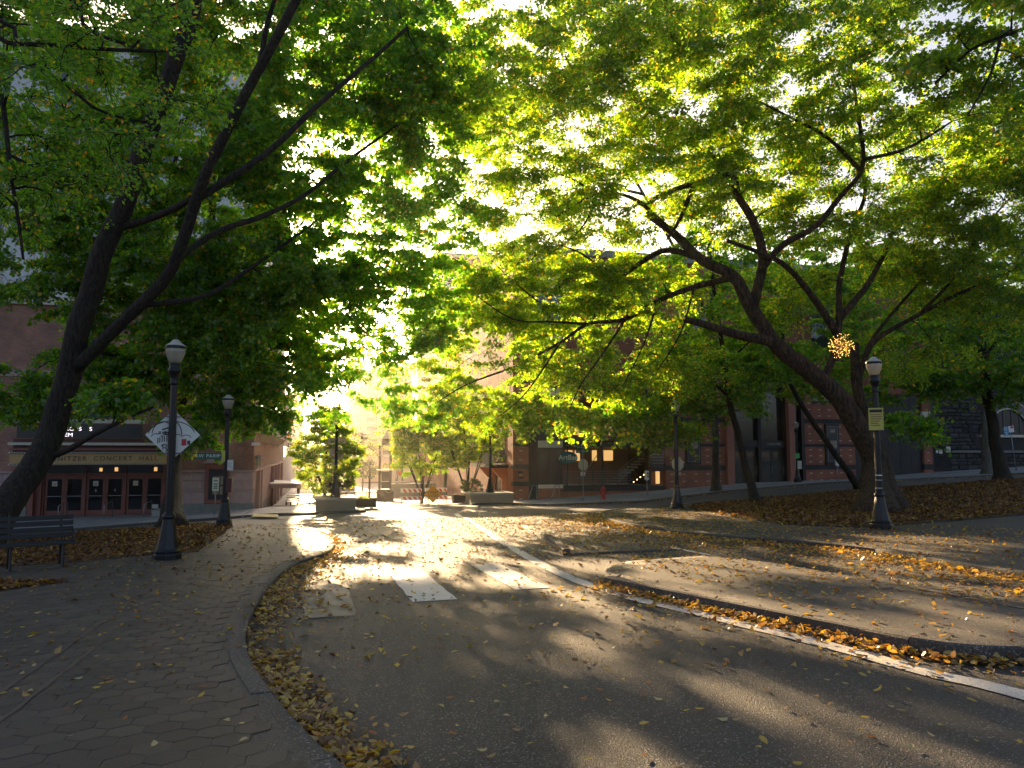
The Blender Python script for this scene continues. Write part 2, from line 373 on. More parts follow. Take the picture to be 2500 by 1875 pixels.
def resample(pts, step):
    out = []; P = [Vector(p) for p in pts]
    C = []
    for i in range(len(P) - 1):                 # catmull-rom
        p0, p1, p2, p3 = P[max(i - 1, 0)], P[i], P[i + 1], P[min(i + 2, len(P) - 1)]
        for k in range(12):
            t = k / 12; C.append(.5 * ((2 * p1) + (p2 - p0) * t + (2 * p0 - 5 * p1 + 4 * p2 - p3) * t * t + (3 * p1 - p0 - 3 * p2 + p3) * t ** 3))
    C.append(P[-1]); acc = 0; out = [C[0]]
    for a, b in zip(C, C[1:]):
        L = (b - a).length
        while acc + L >= step:
            q = (step - acc) / L; a = a + (b - a) * q; out.append(a); L = (b - a).length; acc = 0
        acc += L
    if (out[-1] - C[-1]).length > step * .3: out.append(C[-1])
    return out
def kerb(name, line, top, width, depth, parent=None, stone=1.5, mat='kerb_concrete', side=1):
    root = empty(name, parent=parent, kind='structure') if parent is None else empty(name, parent=parent)
    P = resample([(x, y, 0) for x, y in line], .3); per = max(1, round(stone / .3))
    for i in range(0, len(P) - 1, per):
        seg = P[i:i + per + 1]
        if len(seg) < 2: break
        m = MB(); rings = []; jig = random.uniform(-.006, .006)
        for k, p in enumerate(seg):
            j = i + k; d = (P[min(j + 1, len(P) - 1)] - P[max(j - 1, 0)]).normalized(); nrm = Vector((-d.y, d.x, 0)) * side
            q = p + d * (.006 if k == 0 else -.006 if k == len(seg) - 1 else 0)
            z = gz(q.x, q.y)
            ring = [q + Vector((0, 0, z - depth)), q + Vector((0, 0, z + top + jig - .02)), q + nrm * .02 + Vector((0, 0, z + top + jig)), q + nrm * width + Vector((0, 0, z + top + jig + .004)), q + nrm * width + Vector((0, 0, z - depth))]
            rings.append(ring)
        b = len(m.v)
        for r_ in rings: m.v += [tuple(p) for p in r_]
        for k in range(len(rings) - 1):
            for e in range(5): a0 = b + k * 5 + e; a1 = b + k * 5 + (e + 1) % 5; m.f.append((a0, a1, a1 + 5, a0 + 5))
        m.f.append(tuple(b + e for e in range(5))); m.f.append(tuple(b + (len(rings) - 1) * 5 + e for e in range(5)))
        m.build('kerb_stone', mat, root)
    return root
def strip(name, line, width, lift, mat, parent=None, **kw):
    P = resample([(x, y, 0) for x, y in line], .25); m = MB()
    for i, p in enumerate(P):
        d = (P[min(i + 1, len(P) - 1)] - P[max(i - 1, 0)]).normalized(); n = Vector((-d.y, d.x, 0))
        for s in (-.5, .5): q = p + n * (width * s + random.uniform(-.012, .012)); m.v.append((q.x, q.y, gz(q.x, q.y) + lift))
    for i in range(len(P) - 1): m.f.append((2 * i, 2 * i + 1, 2 * i + 3, 2 * i + 2))
    return m.build(name, mat, parent, smooth=True, **kw)

# ------------------------------------------------------------------ ground, road, path, islands
def gridsheet(name, xs, ys, lift, mat, **kw):
    m = MB(); nx = len(xs)
    for y in ys:
        for x in xs: m.v.append((x, y, gz(x, y) + lift))
    for j in range(len(ys) - 1):
        for i in range(nx - 1): a = j * nx + i; m.f.append((a, a + 1, a + nx + 1, a + nx))
    return m.build(name, mat, smooth=True, **kw)
wide = list(np.linspace(-400, -80, 8)) + list(range(-60, 91, 5)) + list(np.linspace(110, 400, 8))
gridsheet('ground', wide, [-200, -100, -60, -20, 0, 16, 27, 32, 41, 48, 70, 110, 150, 250, 400], -.12, 'soil', kind='structure')
gridsheet('road', list(range(-60, 91)), list(range(-14, 43)), 0.0, 'asphalt', kind='structure')
gridsheet('street', list(range(-60, 91)), [31.7] + list(range(32, 43)), .005, 'street_asphalt', kind='structure')

KL = [onground(*p, .1) for p in ((500, 1140), (620, 1143), (690, 1149), (722, 1168), (706, 1192), (640, 1215), (590, 1250), (540, 1330), (533, 1400), (580, 1480), (650, 1560), (710, 1620), (765, 1662))]
KL = [(p.x, p.y) for p in KL]
KL[0] = (-2.6, KL[0][1]); KL += [(.55, 3.2), (1.0, 1.0), (1.4, -3), (1.5, -10)]
KLs = [(p.x, p.y) for p in resample([(x, y, 0) for x, y in KL], .4)]
KLi = []
for i_, p_ in enumerate(KLs):
    d_ = (Vector(KLs[min(i_ + 1, len(KLs) - 1)]) - Vector(KLs[max(i_ - 1, 0)])).normalized(); KLi.append((p_[0] + d_.y * .13, p_[1] - d_.x * .13))
path = sheet('path', KLi + [(-40, -10), (-40, 13.5), (-16, 14), (-9, 15), (-5.4, 16), (-4.2, 16.4), (-3.1, 17.3), (-2.3, 17.6), (-2.4, 26)], .100, 'asphalt_island', 1.0, kind='structure')
kerb('path_kerb', KL, .10, .16, .2, side=-1)
def inside(poly, x, y):
    c = False; j = len(poly) - 1
    for i in range(len(poly)):
        a, b = poly[i], poly[j]
        if (a[1] > y) != (b[1] > y) and x < (b[0] - a[0]) * (y - a[1]) / (b[1] - a[1]) + a[0]: c = not c
        j = i
    return c
def seen(p, margin=30):
    v = Vector(p) - Vector((0, 0, EYE)); d = v.dot(_fw)
    if d < .5: return False
    x = 1250 + FOC * v.dot(_rt) / d; y = 937.5 - FOC * v.dot(_up) / d
    return -margin < x < 2500 + margin and -margin < y < 1875 + margin
def kerbx(y):
    ys = [p[1] for p in KLs][::-1]; xs = [p[0] for p in KLs][::-1]
    return float(np.interp(y, ys, xs))
hexes = []
S = .125; row = 0; y = 3.4
while y < 17.0:
    x = -8.0 + (row % 2) * S * math.sqrt(3) / 2
    while x < 1.5:
        if x < kerbx(y) - .24 and seen((x, y, gz(x, y) + .1)): hexes.append((x, y))
        x += S * math.sqrt(3)
    y += S * 1.5; row += 1
hexes.sort(key=lambda p: p[0] ** 2 + p[1] ** 2)
def hexring(r, z, jig=None): return [(r * math.cos(R(90 + 60 * k)) * (1 if jig is None else 1 + jig[k]), r * math.sin(R(90 + 60 * k)) * (1 if jig is None else 1 + jig[k]), z) for k in range(6)]
protos = []
for k in range(6):
    m = MB(); jig = [random.uniform(-.02, .02) for _ in range(6)]
    m.v = hexring(S * .988, -.03, jig) + hexring(S * .988, -.003, jig) + hexring(S * .962, 0, jig)
    for b in (0, 6):
        for e in range(6): m.f.append((b + e, b + (e + 1) % 6, b + 6 + (e + 1) % 6, b + 6 + e))
    m.f.append(tuple(range(12, 18))); protos.append(m)
pme = [m.mesh('hex_paver', 'hex_paver_single') for m in protos]
slope = lambda x, y: (math.atan((gz(x, y + .2) - gz(x, y - .2)) / .4), -math.atan((gz(x + .2, y) - gz(x - .2, y)) / .4))
rest = MB()
for i, (x, y) in enumerate(hexes):
    sx, sy = slope(x, y); z = gz(x, y) + .106 + random.uniform(-.0015, .0015)
    rot = (sx + random.uniform(-.009, .009), sy + random.uniform(-.009, .009), 0)
    if i < 300: inst('hex_paver', pme[i % 6], path, (x, y, z), rot)
    else:
        p = protos[i % 6]; n = len(rest.v); M = Matrix.Translation((x, y, z)) @ Matrix.Rotation(rot[0], 4, 'X') @ Matrix.Rotation(rot[1], 4, 'Y')
        rest.v += [tuple(M @ Vector(q)) for q in p.v]; rest.f += [tuple(n + k for k in f) for f in p.f]
rest.build('hex_pavers', 'hex_paver', path, kind='stuff')
for off in (-.13, .13): strip('paver_border', [(-2.03 + off, 3), (-2.05 + off, 12), (-2.1 + off, 17.4), (-2.05 + off, 26)], .035, .111, 'paver_border', path)
strip('paver_border', [(-2.35, 17.5), (-4.4, 16.1), (-8, 15.0)], .12, .110, 'paver_border', path)

bedL = [(-2.45, 26.6), (-2.3, 17.6), (-3.1, 17.3), (-4.2, 16.4), (-5.4, 16), (-9, 15), (-16, 14), (-40, 13.5), (-40, 31.2), (-4.5, 31.2), (-3.2, 29.5)]
sheet('planting_bed', bedL, .11, 'soil', 1.0, .3, kind='structure')
patch = [(-9, 11.2), (-6, 11.3), (-4.6, 12.2), (-3.6, 13.2), (-5, 14), (-9, 13.6)]
islA = [(4.1, 10.4), (4.3, 9.3), (4.52, 8.3), (4.75, 7.3), (4.95, 6.4), (5.12, 5.6), (5.45, 5.2), (6.0, 5.02), (7.2, 5.0), (7.32, 8), (7.2, 11.0), (6.7, 12.3), (5.2, 12.1), (4.5, 11.3)]
islB = [(4.85, 14.5), (7.2, 14.3), (7.3, 18), (6.75, 22.5), (6.25, 22.8), (5.7, 19.5), (5.3, 16.8)]
isl = sheet('traffic_island', islA, .125, 'asphalt_island', .5, .2, kind='structure')
kerb('island_kerb', islA[:10], .135, .15, .2, stone=1.2, side=1, mat='kerb_concrete')
sheet('traffic_island', islB, .035, 'asphalt_island', .5, .2, kind='structure')
kerb('island_kerb', [(5.75, 19.0), (5.35, 16.8), (4.88, 14.6)], .11, .14, .2, stone=1.2, side=1)
KR = [onground(*p, .1) for p in ((1318, 1121), (1400, 1137), (1500, 1150), (1700, 1166), (1900, 1185), (2212, 1235))]
KR = [(14.5, 31.2), (12.0, 29.6), (10.6, 27.0)] + [(p.x, p.y) for p in KR] + [(10.4, 4), (10.4, -10)]
KRs = [(p.x, p.y) for p in resample([(x, y, 0) for x, y in KR], .5)]
sheet('park_path', KRs + [(60, -10), (60, 31.2)], .084, 'asphalt_island', 1.0, .2, kind='structure')
kerb('park_kerb', KR, .10, .16, .2, side=1)
bedR = [(15.0, 28.6), (13.6, 25), (12.9, 21), (12.6, 18.4), (13.5, 16.7), (16, 17.0), (20, 17.8), (30, 19), (58, 22), (58, 31), (24, 31), (17, 30.6)]
sheet('planting_bed', bedR, .115, 'soil', 1.0, .05, kind='structure')
kerb('street_kerb', [(60, 31.4), (40, 31.4), (24, 31.4), (14.9, 31.35)], .12, .16, .2, stone=2.4, side=1)
kerb('street_kerb', [(-3.4, 31.0), (-4.6, 31.4), (-12, 31.4), (-30, 31.4)], .12, .16, .2, stone=2.4, side=1)
strip('lane_line', [(onground(*p).x, onground(*p).y) for p in ((985, 1110), (1060, 1155), (1180, 1225), (1320, 1280), (1500, 1325), (1800, 1400), (2000, 1455), (2212, 1505))] + [(4.95, 2), (5.0, -4)], .22, .010, 'road_paint', kind='structure')
strip('lane_line', [(7.45, 15.2), (7.4, 13), (7.42, 12)], .12, .009, 'road_paint', kind='structure')
strip('lane_line', [(7.5, 8.9), (7.62, 6.5), (7.7, 2)], .13, .009, 'road_paint', kind='structure')
for (x0, x1, y0, y1, mt) in ((-.05, .55, 9.3, 12.2, 'worn_paint'), (1.29, 1.88, 10.0, 13.0, 'road_paint'), (2.80, 3.32, 10.5, 13.65, 'road_paint')):
    m = MB(); n = 9
    for k in range(n):
        yy = y0 + (y1 - y0) * k / (n - 1)
        for xx in (x0, (x0 + x1) / 2, x1): q = xx + random.uniform(-.012, .012); m.v.append((q, yy, gz(q, yy) + .009))
    for k in range(n - 1):
        for e in range(2): a = 3 * k + e; m.f.append((a, a + 1, a + 4, a + 3))
    m.build('crosswalk_bar', mt, kind='structure')
for pts in (((780, 1125), (920, 1122)), ((690, 1133), (810, 1128)), ((1060, 1128), (1500, 1150)), ((530, 1142), (640, 1141))):
    strip('lane_line', [(onground(*p).x, onground(*p).y) for p in pts], .3, .016, 'worn_paint', kind='structure')

# far pavements: slabs one by one, then the closed street beyond
def slab_walk(name, x0, x1, y0, y1, n, nx):
    root = empty(name, kind='structure'); xs = np.linspace(x0, x1, nx + 1); ys = np.linspace(y0, y1, n + 1)
    for i in range(nx):
        for j in range(n):
            a, b, c, d = xs[i] + .008, xs[i + 1] - .008, ys[j] + .008, ys[j + 1] - .008
            MB().hexa([(x, y, gz(x, y) + (.125 if t else -.05)) for t in (0, 1) for y in (c, d) for x in (a, b)]).build('paving_slab', 'slab', root)
slab_walk('pavement', -31, -3.4, 41.2, 48.3, 4, 17)
slab_walk('pavement', 12.7, 62, 41.2, 48.3, 4, 30)
kerb('far_kerb', [(-31, 41), (-6, 41), (-3.2, 40.7), (-1.6, 39.3), (-.6, 37.6), (0, 37.2), (2.2, 37.15), (2.6, 37.6)], .125, .2, .25, stone=2.4, side=1)
kerb('far_kerb', [(8.6, 41.4), (11.2, 41.5), (13.2, 41.0), (40, 41.0), (62, 41.0)], .125, .2, .25, stone=2.4, side=1)
sheet('corner_pavement', [(-3.4, 40.95), (-1.6, 39.5), (-.5, 37.7), (0, 37.35), (2.2, 37.3), (2.5, 37.7), (2.4, 48), (-3.4, 48)], .12, 'concrete', 1., .2, kind='structure')
sheet('corner_pavement', [(8.6, 41.6), (11.2, 41.7), (12.7, 41.3), (12.7, 48), (8.6, 48)], .12, 'concrete', 1., .2, kind='structure')
gridsheet('plaza', list(np.linspace(-3.6, 14, 19)), list(np.arange(40.9, 70, 1)) + list(range(70, 171, 5)), .012, 'concrete', kind='structure')
sheet('tactile_paving', [(p.x, p.y) for p in (onground(543, 1116, .13), onground(602, 1116, .13), onground(600, 1111, .13), onground(548, 1111, .13))], .134, 'yellow_tactile', 1., 0, kind='structure')

# ------------------------------------------------------------------ concert hall on the left
hall = empty('concert_hall', (-10, 48, -2), label='brick and pink stone concert hall with maroon doors under a marquee', cat='building')
HI = lambda o: (setattr(o, 'matrix_parent_inverse', Matrix.Translation((10, -48, 2))), o)[1]
def hb(name, mat, *b, **kw): return HI(bx(name, mat, hall, *b, **kw))
HX = -3.4
hb('wall', 'hall_brick', -8.1, HX - .02, 48.0, 48.6, .55, 10)
hb('wall', 'hall_brick', -40, -15.3, 48.0, 48.6, .55, 10)
hb('wall', 'hall_brick', -15.3, -8.1, 48.0, 48.6, 1.05, 10)
hb('wall', 'hall_brick_side', HX - .6, HX, 48.02, 96, .55, 9.98)
hb('wall', 'pale_stucco', -40, HX - .1, 48.15, 95.9, 10.5, 26)
hb('cornice', 'cream_stone', -40, HX + .25, 47.75, 96.2, 10.0, 10.5)
hb('cornice', 'cream_stone', -40, HX + .3, 47.7, 96.2, 26.0, 26.6)
hb('cornice', 'pink_stone', -40, HX + .1, 47.9, 48.0, 5.9, 6.25)
hb('plinth', 'grey_plinth', -8.1, HX + .06, 47.93, 48.6, -2.6, -1.35)
hb('plinth', 'grey_plinth', -40, -15.3, 47.93, 48.6, -4, -1.35)
hb('plinth', 'grey_plinth', HX - .6, HX + .05, 48.7, 96, -6, -1.9)
for (a, b) in ((-7.95, HX + .02), (-20, -15.4)):                       # pink ashlar blocks
    hb('ledge', 'pink_stone', a - .08, b + .1, 47.86, 48.3, .50, .60); hb('ledge', 'pink_stone', a - .05, b + .06, 47.9, 48.3, -.62, -.52)
    n = max(1, round((b - a) / 1.1))
    for z0, z1, off in ((-1.345, -.63, 0), (-.515, -.02, .5), (-.01, .49, 0)):
        xs = [a] + [a + (b - a) * (k + off) / n for k in range(1 if off == 0 else 0, n) if a + (b - a) * (k + off) / n > a + .05] + [b]
        for x0, x1 in zip(xs, xs[1:]): hb('stone_block', 'pink_stone', x0 + .006, x1 - .006, 47.96 if z0 > -.6 else 47.94, 48.5, z0, z1, bevel=.012)
hb('ledge', 'pink_stone', HX - .3, HX + .14, 48.31, 96, .50, .62)
for j, (z0, z1) in enumerate(((-1.9, -1.2), (-1.19, -.6), (-.59, -.05), (-.04, .49))):
    ys = [48.4] + list(np.arange(50 + (j % 2), 95, 2.2)) + [95.9]
    for y0, y1 in zip(ys, ys[1:]): hb('stone_block', 'pink_stone', HX - .4, HX + .03, y0 + .01, y1 - .01, z0, z1)
for y in (50.2, 52.6, 68, 74, 80, 88):                                 # pilasters along the side street
    hb('pilaster', 'pink_stone', HX + .035, HX + .28, y, y + .6, -3.2, .48)
for k, y in enumerate((52.5, 58.5, 65, 72, 80)):                        # stone balcony boxes
    b = hb('balcony', 'cream_stone', HX + .001, HX + .7, y, y + 4.2, 2.95, 4.05)
    for z, p in ((4.06, .12), (2.83, .1)): MB().box(HX + .002, HX + .7 + p, y - p, y + 4.2 + p, z, z + .1).build('moulding', 'cream_stone', b)
    MB().prism([(HX + .003, y + .3, 2.82), (HX + .6, y + .3, 2.82), (HX + .003, y + .3, 2.2)], (0, .35, 0)).build('bracket', 'cream_stone', b)
    MB().prism([(HX + .003, y + 3.4, 2.82), (HX + .6, y + 3.4, 2.82), (HX + .003, y + 3.4, 2.2)], (0, .35, 0)).build('bracket', 'cream_stone', b)
    for e in range(3): MB().box(HX + .68, HX + .73, y + .3 + e * 1.25, y + 1.4 + e * 1.25, 3.1, 3.9).build('panel', 'pink_stone', b)
    hb('window', 'window_glass', HX - .1, HX + .01, y + .8, y + 3.4, 4.2, 7.4)
for k, x in enumerate((-38, -33, -28, -23, -18.5, -14, -9.5, -5.6)):   # tall windows of the upper hall
    for z in (11.6, 19.0):
        o = hb('window', 'window_glass', x - 1.1, x + 1.1, 48.08, 48.2, z, z + 5)
        MB().box(x - 1.25, x + 1.25, 48.02, 48.14, z - .25, z - .02).build('sill', 'cream_stone', o)
        for xx in (-.37, .37): MB().box(x + xx - .04, x + xx + .04, 48.04, 48.12, z, z + 5).build('mullion', 'cream_stone', o)
    if x < -15 or x > -7: hb('window', 'window_glass', x - .8, x + .8, 47.96, 48.1, 6.8, 9.2)
hb('corner_pipe', 'hall_brick', HX - .55, HX - .48, 47.88, 47.98, .6, 9.8)
hb('security_camera', 'white_paint', HX - .1, HX + .35, 47.55, 47.85, 2.05, 2.22)
for y in (49.2, 51.4):
    o = hb('wall_lantern', 'lamp_cap', HX + .02, HX + .22, y, y + .3, .75, 1.3); MB().lathe([(.28, 0), (.05, .16), (.01, .2)], (HX + .12, y + .15, 1.3), 10).build('hood', 'grey_plinth', o)
# doorway
hb('door_surround', 'maroon_paint', -15.3, -15.0, 47.97, 48.9, -2.3, 1.05); hb('door_surround', 'maroon_paint', -8.35, -8.1, 47.97, 48.9, -2.3, 1.05)
hb('door_surround', 'maroon_paint', -15.0, -8.35, 48.0, 48.9, .86, 1.05); hb('lobby_back', 'interior_dark', -15.2, -8.2, 50.5, 50.6, -2.3, 1.1)
hb('threshold', 'concrete', -15.3, -7.9, 46.6, 49, -2.6, -1.97); hb('threshold', 'concrete', -15.3, -8.6, 46.1, 46.6, -2.6, -2.08)
hb('ramp_wall', 'concrete', -8.5, -7.7, 45.9, 47.9, -2.4, -1.55)
hb('door_surround', 'maroon_paint', -15.0, -14.71, 48.3, 48.9, -2.3, .86); hb('dark_filler', 'interior_dark', -39.5, -4.1, 50.7, 95.5, -4, 9.9)  # unseen dark box added behind the lobby to keep sun out
doorx = [(-14.62, -12.62), (-12.5, -10.52), (-10.4, -8.42)]
def door_leaf(x0, x1, pz, parent, paper=None, logo=False):
    Y = 48.62; d = MB()
    d.box(x0, x0 + .13, Y, Y + .06, -1.96, .33); d.box(x1 - .13, x1, Y, Y + .06, -1.96, .33)
    d.box(x0 + .13, x1 - .13, Y, Y + .06, .12, .33); d.box(x0 + .13, x1 - .13, Y, Y + .06, -1.96, -1.66)
    o = HI(d.build('door', 'maroon_paint', parent))
    MB().box(x0 + .13, x1 - .13, Y + .02, Y + .035, -1.66, .12).build('pane', 'door_glass', o)
    MB().box(x0 + .13, x1 - .13, Y - .03, Y - .01, -.86, -.83).build('push_bar', 'steel_grey', o)
    hx = x1 - .07 if pz > 0 else x0 + .07
    m = MB(); m.tube([(hx, Y - .02, -.98), (hx + (.05 if pz < 0 else -.05), Y - .07, -.93), (hx + (.06 if pz < 0 else -.06), Y - .08, -.8), (hx + (.05 if pz < 0 else -.05), Y - .07, -.67), (hx, Y - .02, -.62)], .018, 6)
    m.build('handle', 'steel_black', o)
    c = (x0 + x1) / 2
    if paper: MB().box(c - .15, c + .12, Y + .005, Y + .012, -.28, .0).build('notice', 'paper', o); MB().box(c - .09, c + .06, Y + .0, Y + .003, -.22, -.12).build('notice_print', 'poster_art' if paper < 2 else 'sticker_yellow', o)
    if logo: text('lettering', 'S', 'white_paint', o, (c, Y + .012, -.55), .22)
for i, (a, b) in enumerate(doorx):
    c = (a + b) / 2
    HI(MB().box(a - .09, a - .01, 48.5, 48.75, -1.97, .86).build('door_post', 'maroon_paint', hall))
    hb('door_head', 'maroon_paint', a - .01, b + .03, 48.52, 48.72, .34, .46)
    t = hb('transom', 'window_glass', a + .02, b, 48.64, 48.66, .47, .85)
    if i == 1: MB().box(c - .35, c - .2, 48.58, 48.62, .55, .75).build('lobby_light', 'warm_light', t)
    if i > 0: MB().box(c + .45, c + .62, 48.58, 48.62, .55, .78).build('lobby_light', 'warm_light', t)
    door_leaf(a, c - .01, 1, hall, paper=(2 if i != 1 else 1), logo=(i == 1)); door_leaf(c + .01, b, -1, hall, logo=(i == 1))
hb('door_post', 'maroon_paint', -8.41, -8.355, 48.5, 48.75, -1.97, .86)
hb('notice', 'paper', -8.98, -8.66, 48.60, 48.615, -1.62, -1.38)
# poster case with pediment
pc = hb('poster_case', 'maroon_paint', -6.05, -4.70, 47.8, 47.95, -1.36, .98, bevel=.03)
MB().box(-5.85, -4.9, 47.77, 47.81, -1.12, .66).build('case_glass', 'poster_dark', pc)
for z in (-.82, -.25):
    for x in (-5.6, -5.2):
        MB().box(x - .01, x + .34, 47.75, 47.768, z, z + .48).build('poster', 'poster_art', pc)
ar = MB(); pts = [(-5.375 + .8 * math.cos(R(180 - 18 * k)), 47.72, 1.0 + .38 * math.sin(R(18 * k))) for k in range(11)]
ar.prism(pts, (0, .25, 0)).build('pediment', 'pink_stone', pc)
MB().lathe([(.02, 0), (.14, .06), (.17, .18), (.08, .26), (.1, .32), (.02, .36)], (-5.375, 47.78, 1.36), 12).build('urn', 'pink_stone', pc)
# marquee
mq = hb('marquee', 'dark_red', -15.2, -7.75, 45.2, 47.95, 1.62, 2.35)
MB().box(-15.25, -7.7, 45.0, 47.94, 1.08, 1.58).build('gold_band', 'gold_fascia', mq)
MB().box(-15.3, -7.62, 44.93, 47.9, 1.585, 1.66).build('bulb_rail', 'cream_stone', mq); MB().box(-15.3, -7.62, 44.93, 47.9, .98, 1.06).build('bulb_rail', 'cream_stone', mq)
MB().box(-15.35, -7.6, 44.9, 47.9, 2.02, 2.16).build('cornice', 'cream_stone', mq); MB().box(-15.3, -7.65, 44.95, 47.9, 1.75, 1.85).build('red_band', 'maroon_paint', mq)
dots = MB()
for x in np.arange(-15.2, -7.65, .115):
    for z in (1.62, 1.02): dots.box(x, x + .055, 44.90, 44.925, z - .025, z + .025)
dots.build('bulb_holes', 'lettering_dark', mq, kind='stuff')
text('lettering', 'E SCHNITZER  CONCERT  HALL', 'lettering_dark', mq, (-8.12, 44.985, 1.31), .34, align='RIGHT', space=1.28)
led = MB().box(-15.0, -9.0, 45.02, 45.15, 2.40, 3.15).build('led_board', 'poster_dark', mq)
text('lettering', 'AIKOVS    S', 'led_text', led, (-13.05, 45.005, 2.88), .28, align='LEFT', sx=1.15)
text('lettering', 'TEM', 'led_text', led, (-12.95, 45.005, 2.56), .28, align='LEFT', sx=1.15)
MB().box(-15.2, -8.9, 44.98, 45.3, 3.2, 3.42).build('bulb_rail', 'cream_stone', mq)
gp = MB().box(-15.0, -9.4, 45.1, 45.4, 3.50, 4.15).build('green_panel', 'green_panel', mq)
for k, c_ in enumerate('LAN'): text('lettering', c_, 'white_paint', gp, (-12.1 + .62 * k, 45.08, 3.83), .5)
MB().box(-15.12, -15.02, 45.06, 45.42, 3.45, 4.2).build('end_trim', 'cream_stone', mq)
for x in (-15, -11.5, -8.3): MB().tube([(x, 45.4, 4.1), (x - .3, 47.98, 6.6)], .025, 6).build('stay_rod', 'steel_grey', mq)
# handrails on the steps
for k, x in enumerate((-13.2, -10.95, -8.95)):
    h = empty('handrail', (x, 46.2, -2.0), label=['steel handrail by the concert hall doors nearest the leaning tree', 'steel handrail before the middle maroon doors', 'steel handrail next to the concrete ramp wall'][k], cat='handrail', group='handrails on the hall steps')
    MB().tube([(0, 0, -.1), (0, 0, .72), (.05, .08, .82), (.25, .55, .92), (.27, .6, .9), (.27, .62, .05)], .025, 8).build('rail', 'steel_grey', h, smooth=True)
    MB().box(-.18, .4, -.25, .75, -.16, -.02).build('footing', 'concrete', h)

# canopy and blocks further down the side street
cn = empty('street_canopy', (-2.2, 69, gz(-2.2, 69)), label='flat pink-edged entrance canopy on posts beside the hall', cat='canopy')
MB().box(-1.2, 1.3, -4, 4, 1.95, 2.02).build('roof', 'far_white', cn); MB().box(-1.2, 1.34, -4.04, 4.04, 1.62, 1.94).build('fascia', 'pink_stone', cn)
for x, y in ((1.1, -3.8), (1.1, 3.8), (-.9, -3.8)): MB().tube([(x, y, -.2), (x, y, 1.7)], .07, 8).build('post', 'dark_red', cn)
def far_block(name, label, x0, x1, y0, y1, top, wmat, nx, nz, bays=None, roofm='grey_plinth', side=None):
    b = empty(name, (x0, y0, -5), label=label, cat='building'); W, H = x1 - x0, top + 5
    MB().box(0, W, 0, y1 - y0, 0, H).build('wall', wmat, b)
    MB().box(-.3, W + .3, -.3, y1 - y0 + .3, H, H + .6).build('roof', roofm, b)
    fz = [6 + k * (H - 7) / nz for k in range(nz)]; h = (H - 7) / nz * .55
    for z in fz:
        for i in range(nx):
            x = W * (i + .5) / nx; wd = W / nx * .33
            o = MB().box(x - wd, x + wd, -.04, .1, z, z + h).build('window', 'window_glass', b)
            MB().box(x - wd - .1, x + wd + .1, -.14, -.05, z - .2, z - .02).build('sill', 'far_white', o)
        if side:
            n = max(2, int((y1 - y0) / 4)); X = 0 if side < 0 else W
            for i in range(n):
                y = (y1 - y0) * (i + .5) / n
                MB().box(X - .05, X + .05, y - 1.1, y + 1.1, z, z + h).build('window', 'window_glass', b)
    return b
far_block('office_block', 'tan block with glass and bay windows beyond the concert hall', -26, -3.9, 97, 125, 13, 'far_tan', 6, 4, side=1)
far_block('office_tower', 'pale striped tower at the far end of the street', -13, -2.2, 172, 186, 14.5, 'far_white', 3, 7, side=1)
far_block('brick_tower', 'pink brick tower with pale corners rising beyond the theatre', 15, 33, 96, 120, 27, 'far_pink', 5, 9, side=-1)
far_block('apartment_block', 'pale block behind the plaza trees', 7.5, 26, 176, 192, 22, 'far_tan', 5, 8, side=-1)

# ------------------------------------------------------------------ theatre and church on the right
th = empty('theatre', (30, 48, -1), label='red brick theatre with dark bands, glass corner bay and black steel', cat='building')
TI = lambda o: (setattr(o, 'matrix_parent_inverse', Matrix.Translation((-30, -48, 1))), o)[1]
def tb(name, mat, *b, **kw): return TI(bx(name, mat, th, *b, **kw))
TX = 12.66; TOP = 15.0
acc = MB().box(-.11, .11, -.012, .05, -.03, .03).mesh('accent_brick', 'accent_brick')
def brick_panel(x0, x1, zs, dots_from=3):
    # zs: band edges from the bottom; every second course dark
    for k, (z0, z1) in enumerate(zip(zs, zs[1:])):
        if k % 2 == 0:
            p = tb('brick_panel', 'theatre_brick', x0, x1, 48.0, 48.5, z0 + .002, z1 - .002)
            n = max(1, int((x1 - x0) / .85)); rows = max(1, int((z1 - z0) / .42))
            if z0 < 4.5:
                for r_ in range(rows):
                    for i in range(n): inst('accent_brick', acc, p, (x0 + (x1 - x0) * (i + .5) / n, 47.992, z0 + (z1 - z0) * (r_ + .5) / rows))
        else: tb('dark_band', 'dark_brick', x0, x1, 47.985, 48.5, z0, z1)
brick_panel(TX, 13.72, [-2.2, -.53, -.25, .58, .86, 2.04, 2.25, 6.2, 6.5, TOP])
for z in (-.05, .3):
    o = tb('wall_lamp', 'steel_black', 12.95, 13.1, 47.85, 47.98, z, z + .12); MB().lathe([(.02, 0), (.16, .02), (.16, .1), (.05, .14)], (13.15, 47.8, z - .01), 10).build('shade', 'steel_black', o)
tb('side_wall', 'theatre_brick_side', TX + .005, 13.3, 48.5, 95, -4.5, TOP)
tb('roof', 'grey_plinth', TX - .1, 45.8, 47.8, 95, TOP, TOP + .5)
tb('dark_filler', 'interior_dark', 13.5, 45.4, 52.2, 94, -2, TOP - .05)
tb('corner_column', 'steel_black', 13.725, 14.32, 47.9, 48.5, -2.2, TOP)
for z in np.arange(-.6, 14, 1.4): tb('column_joint', 'dark_brick', 13.72, 14.325, 47.885, 47.9, z, z + .03)
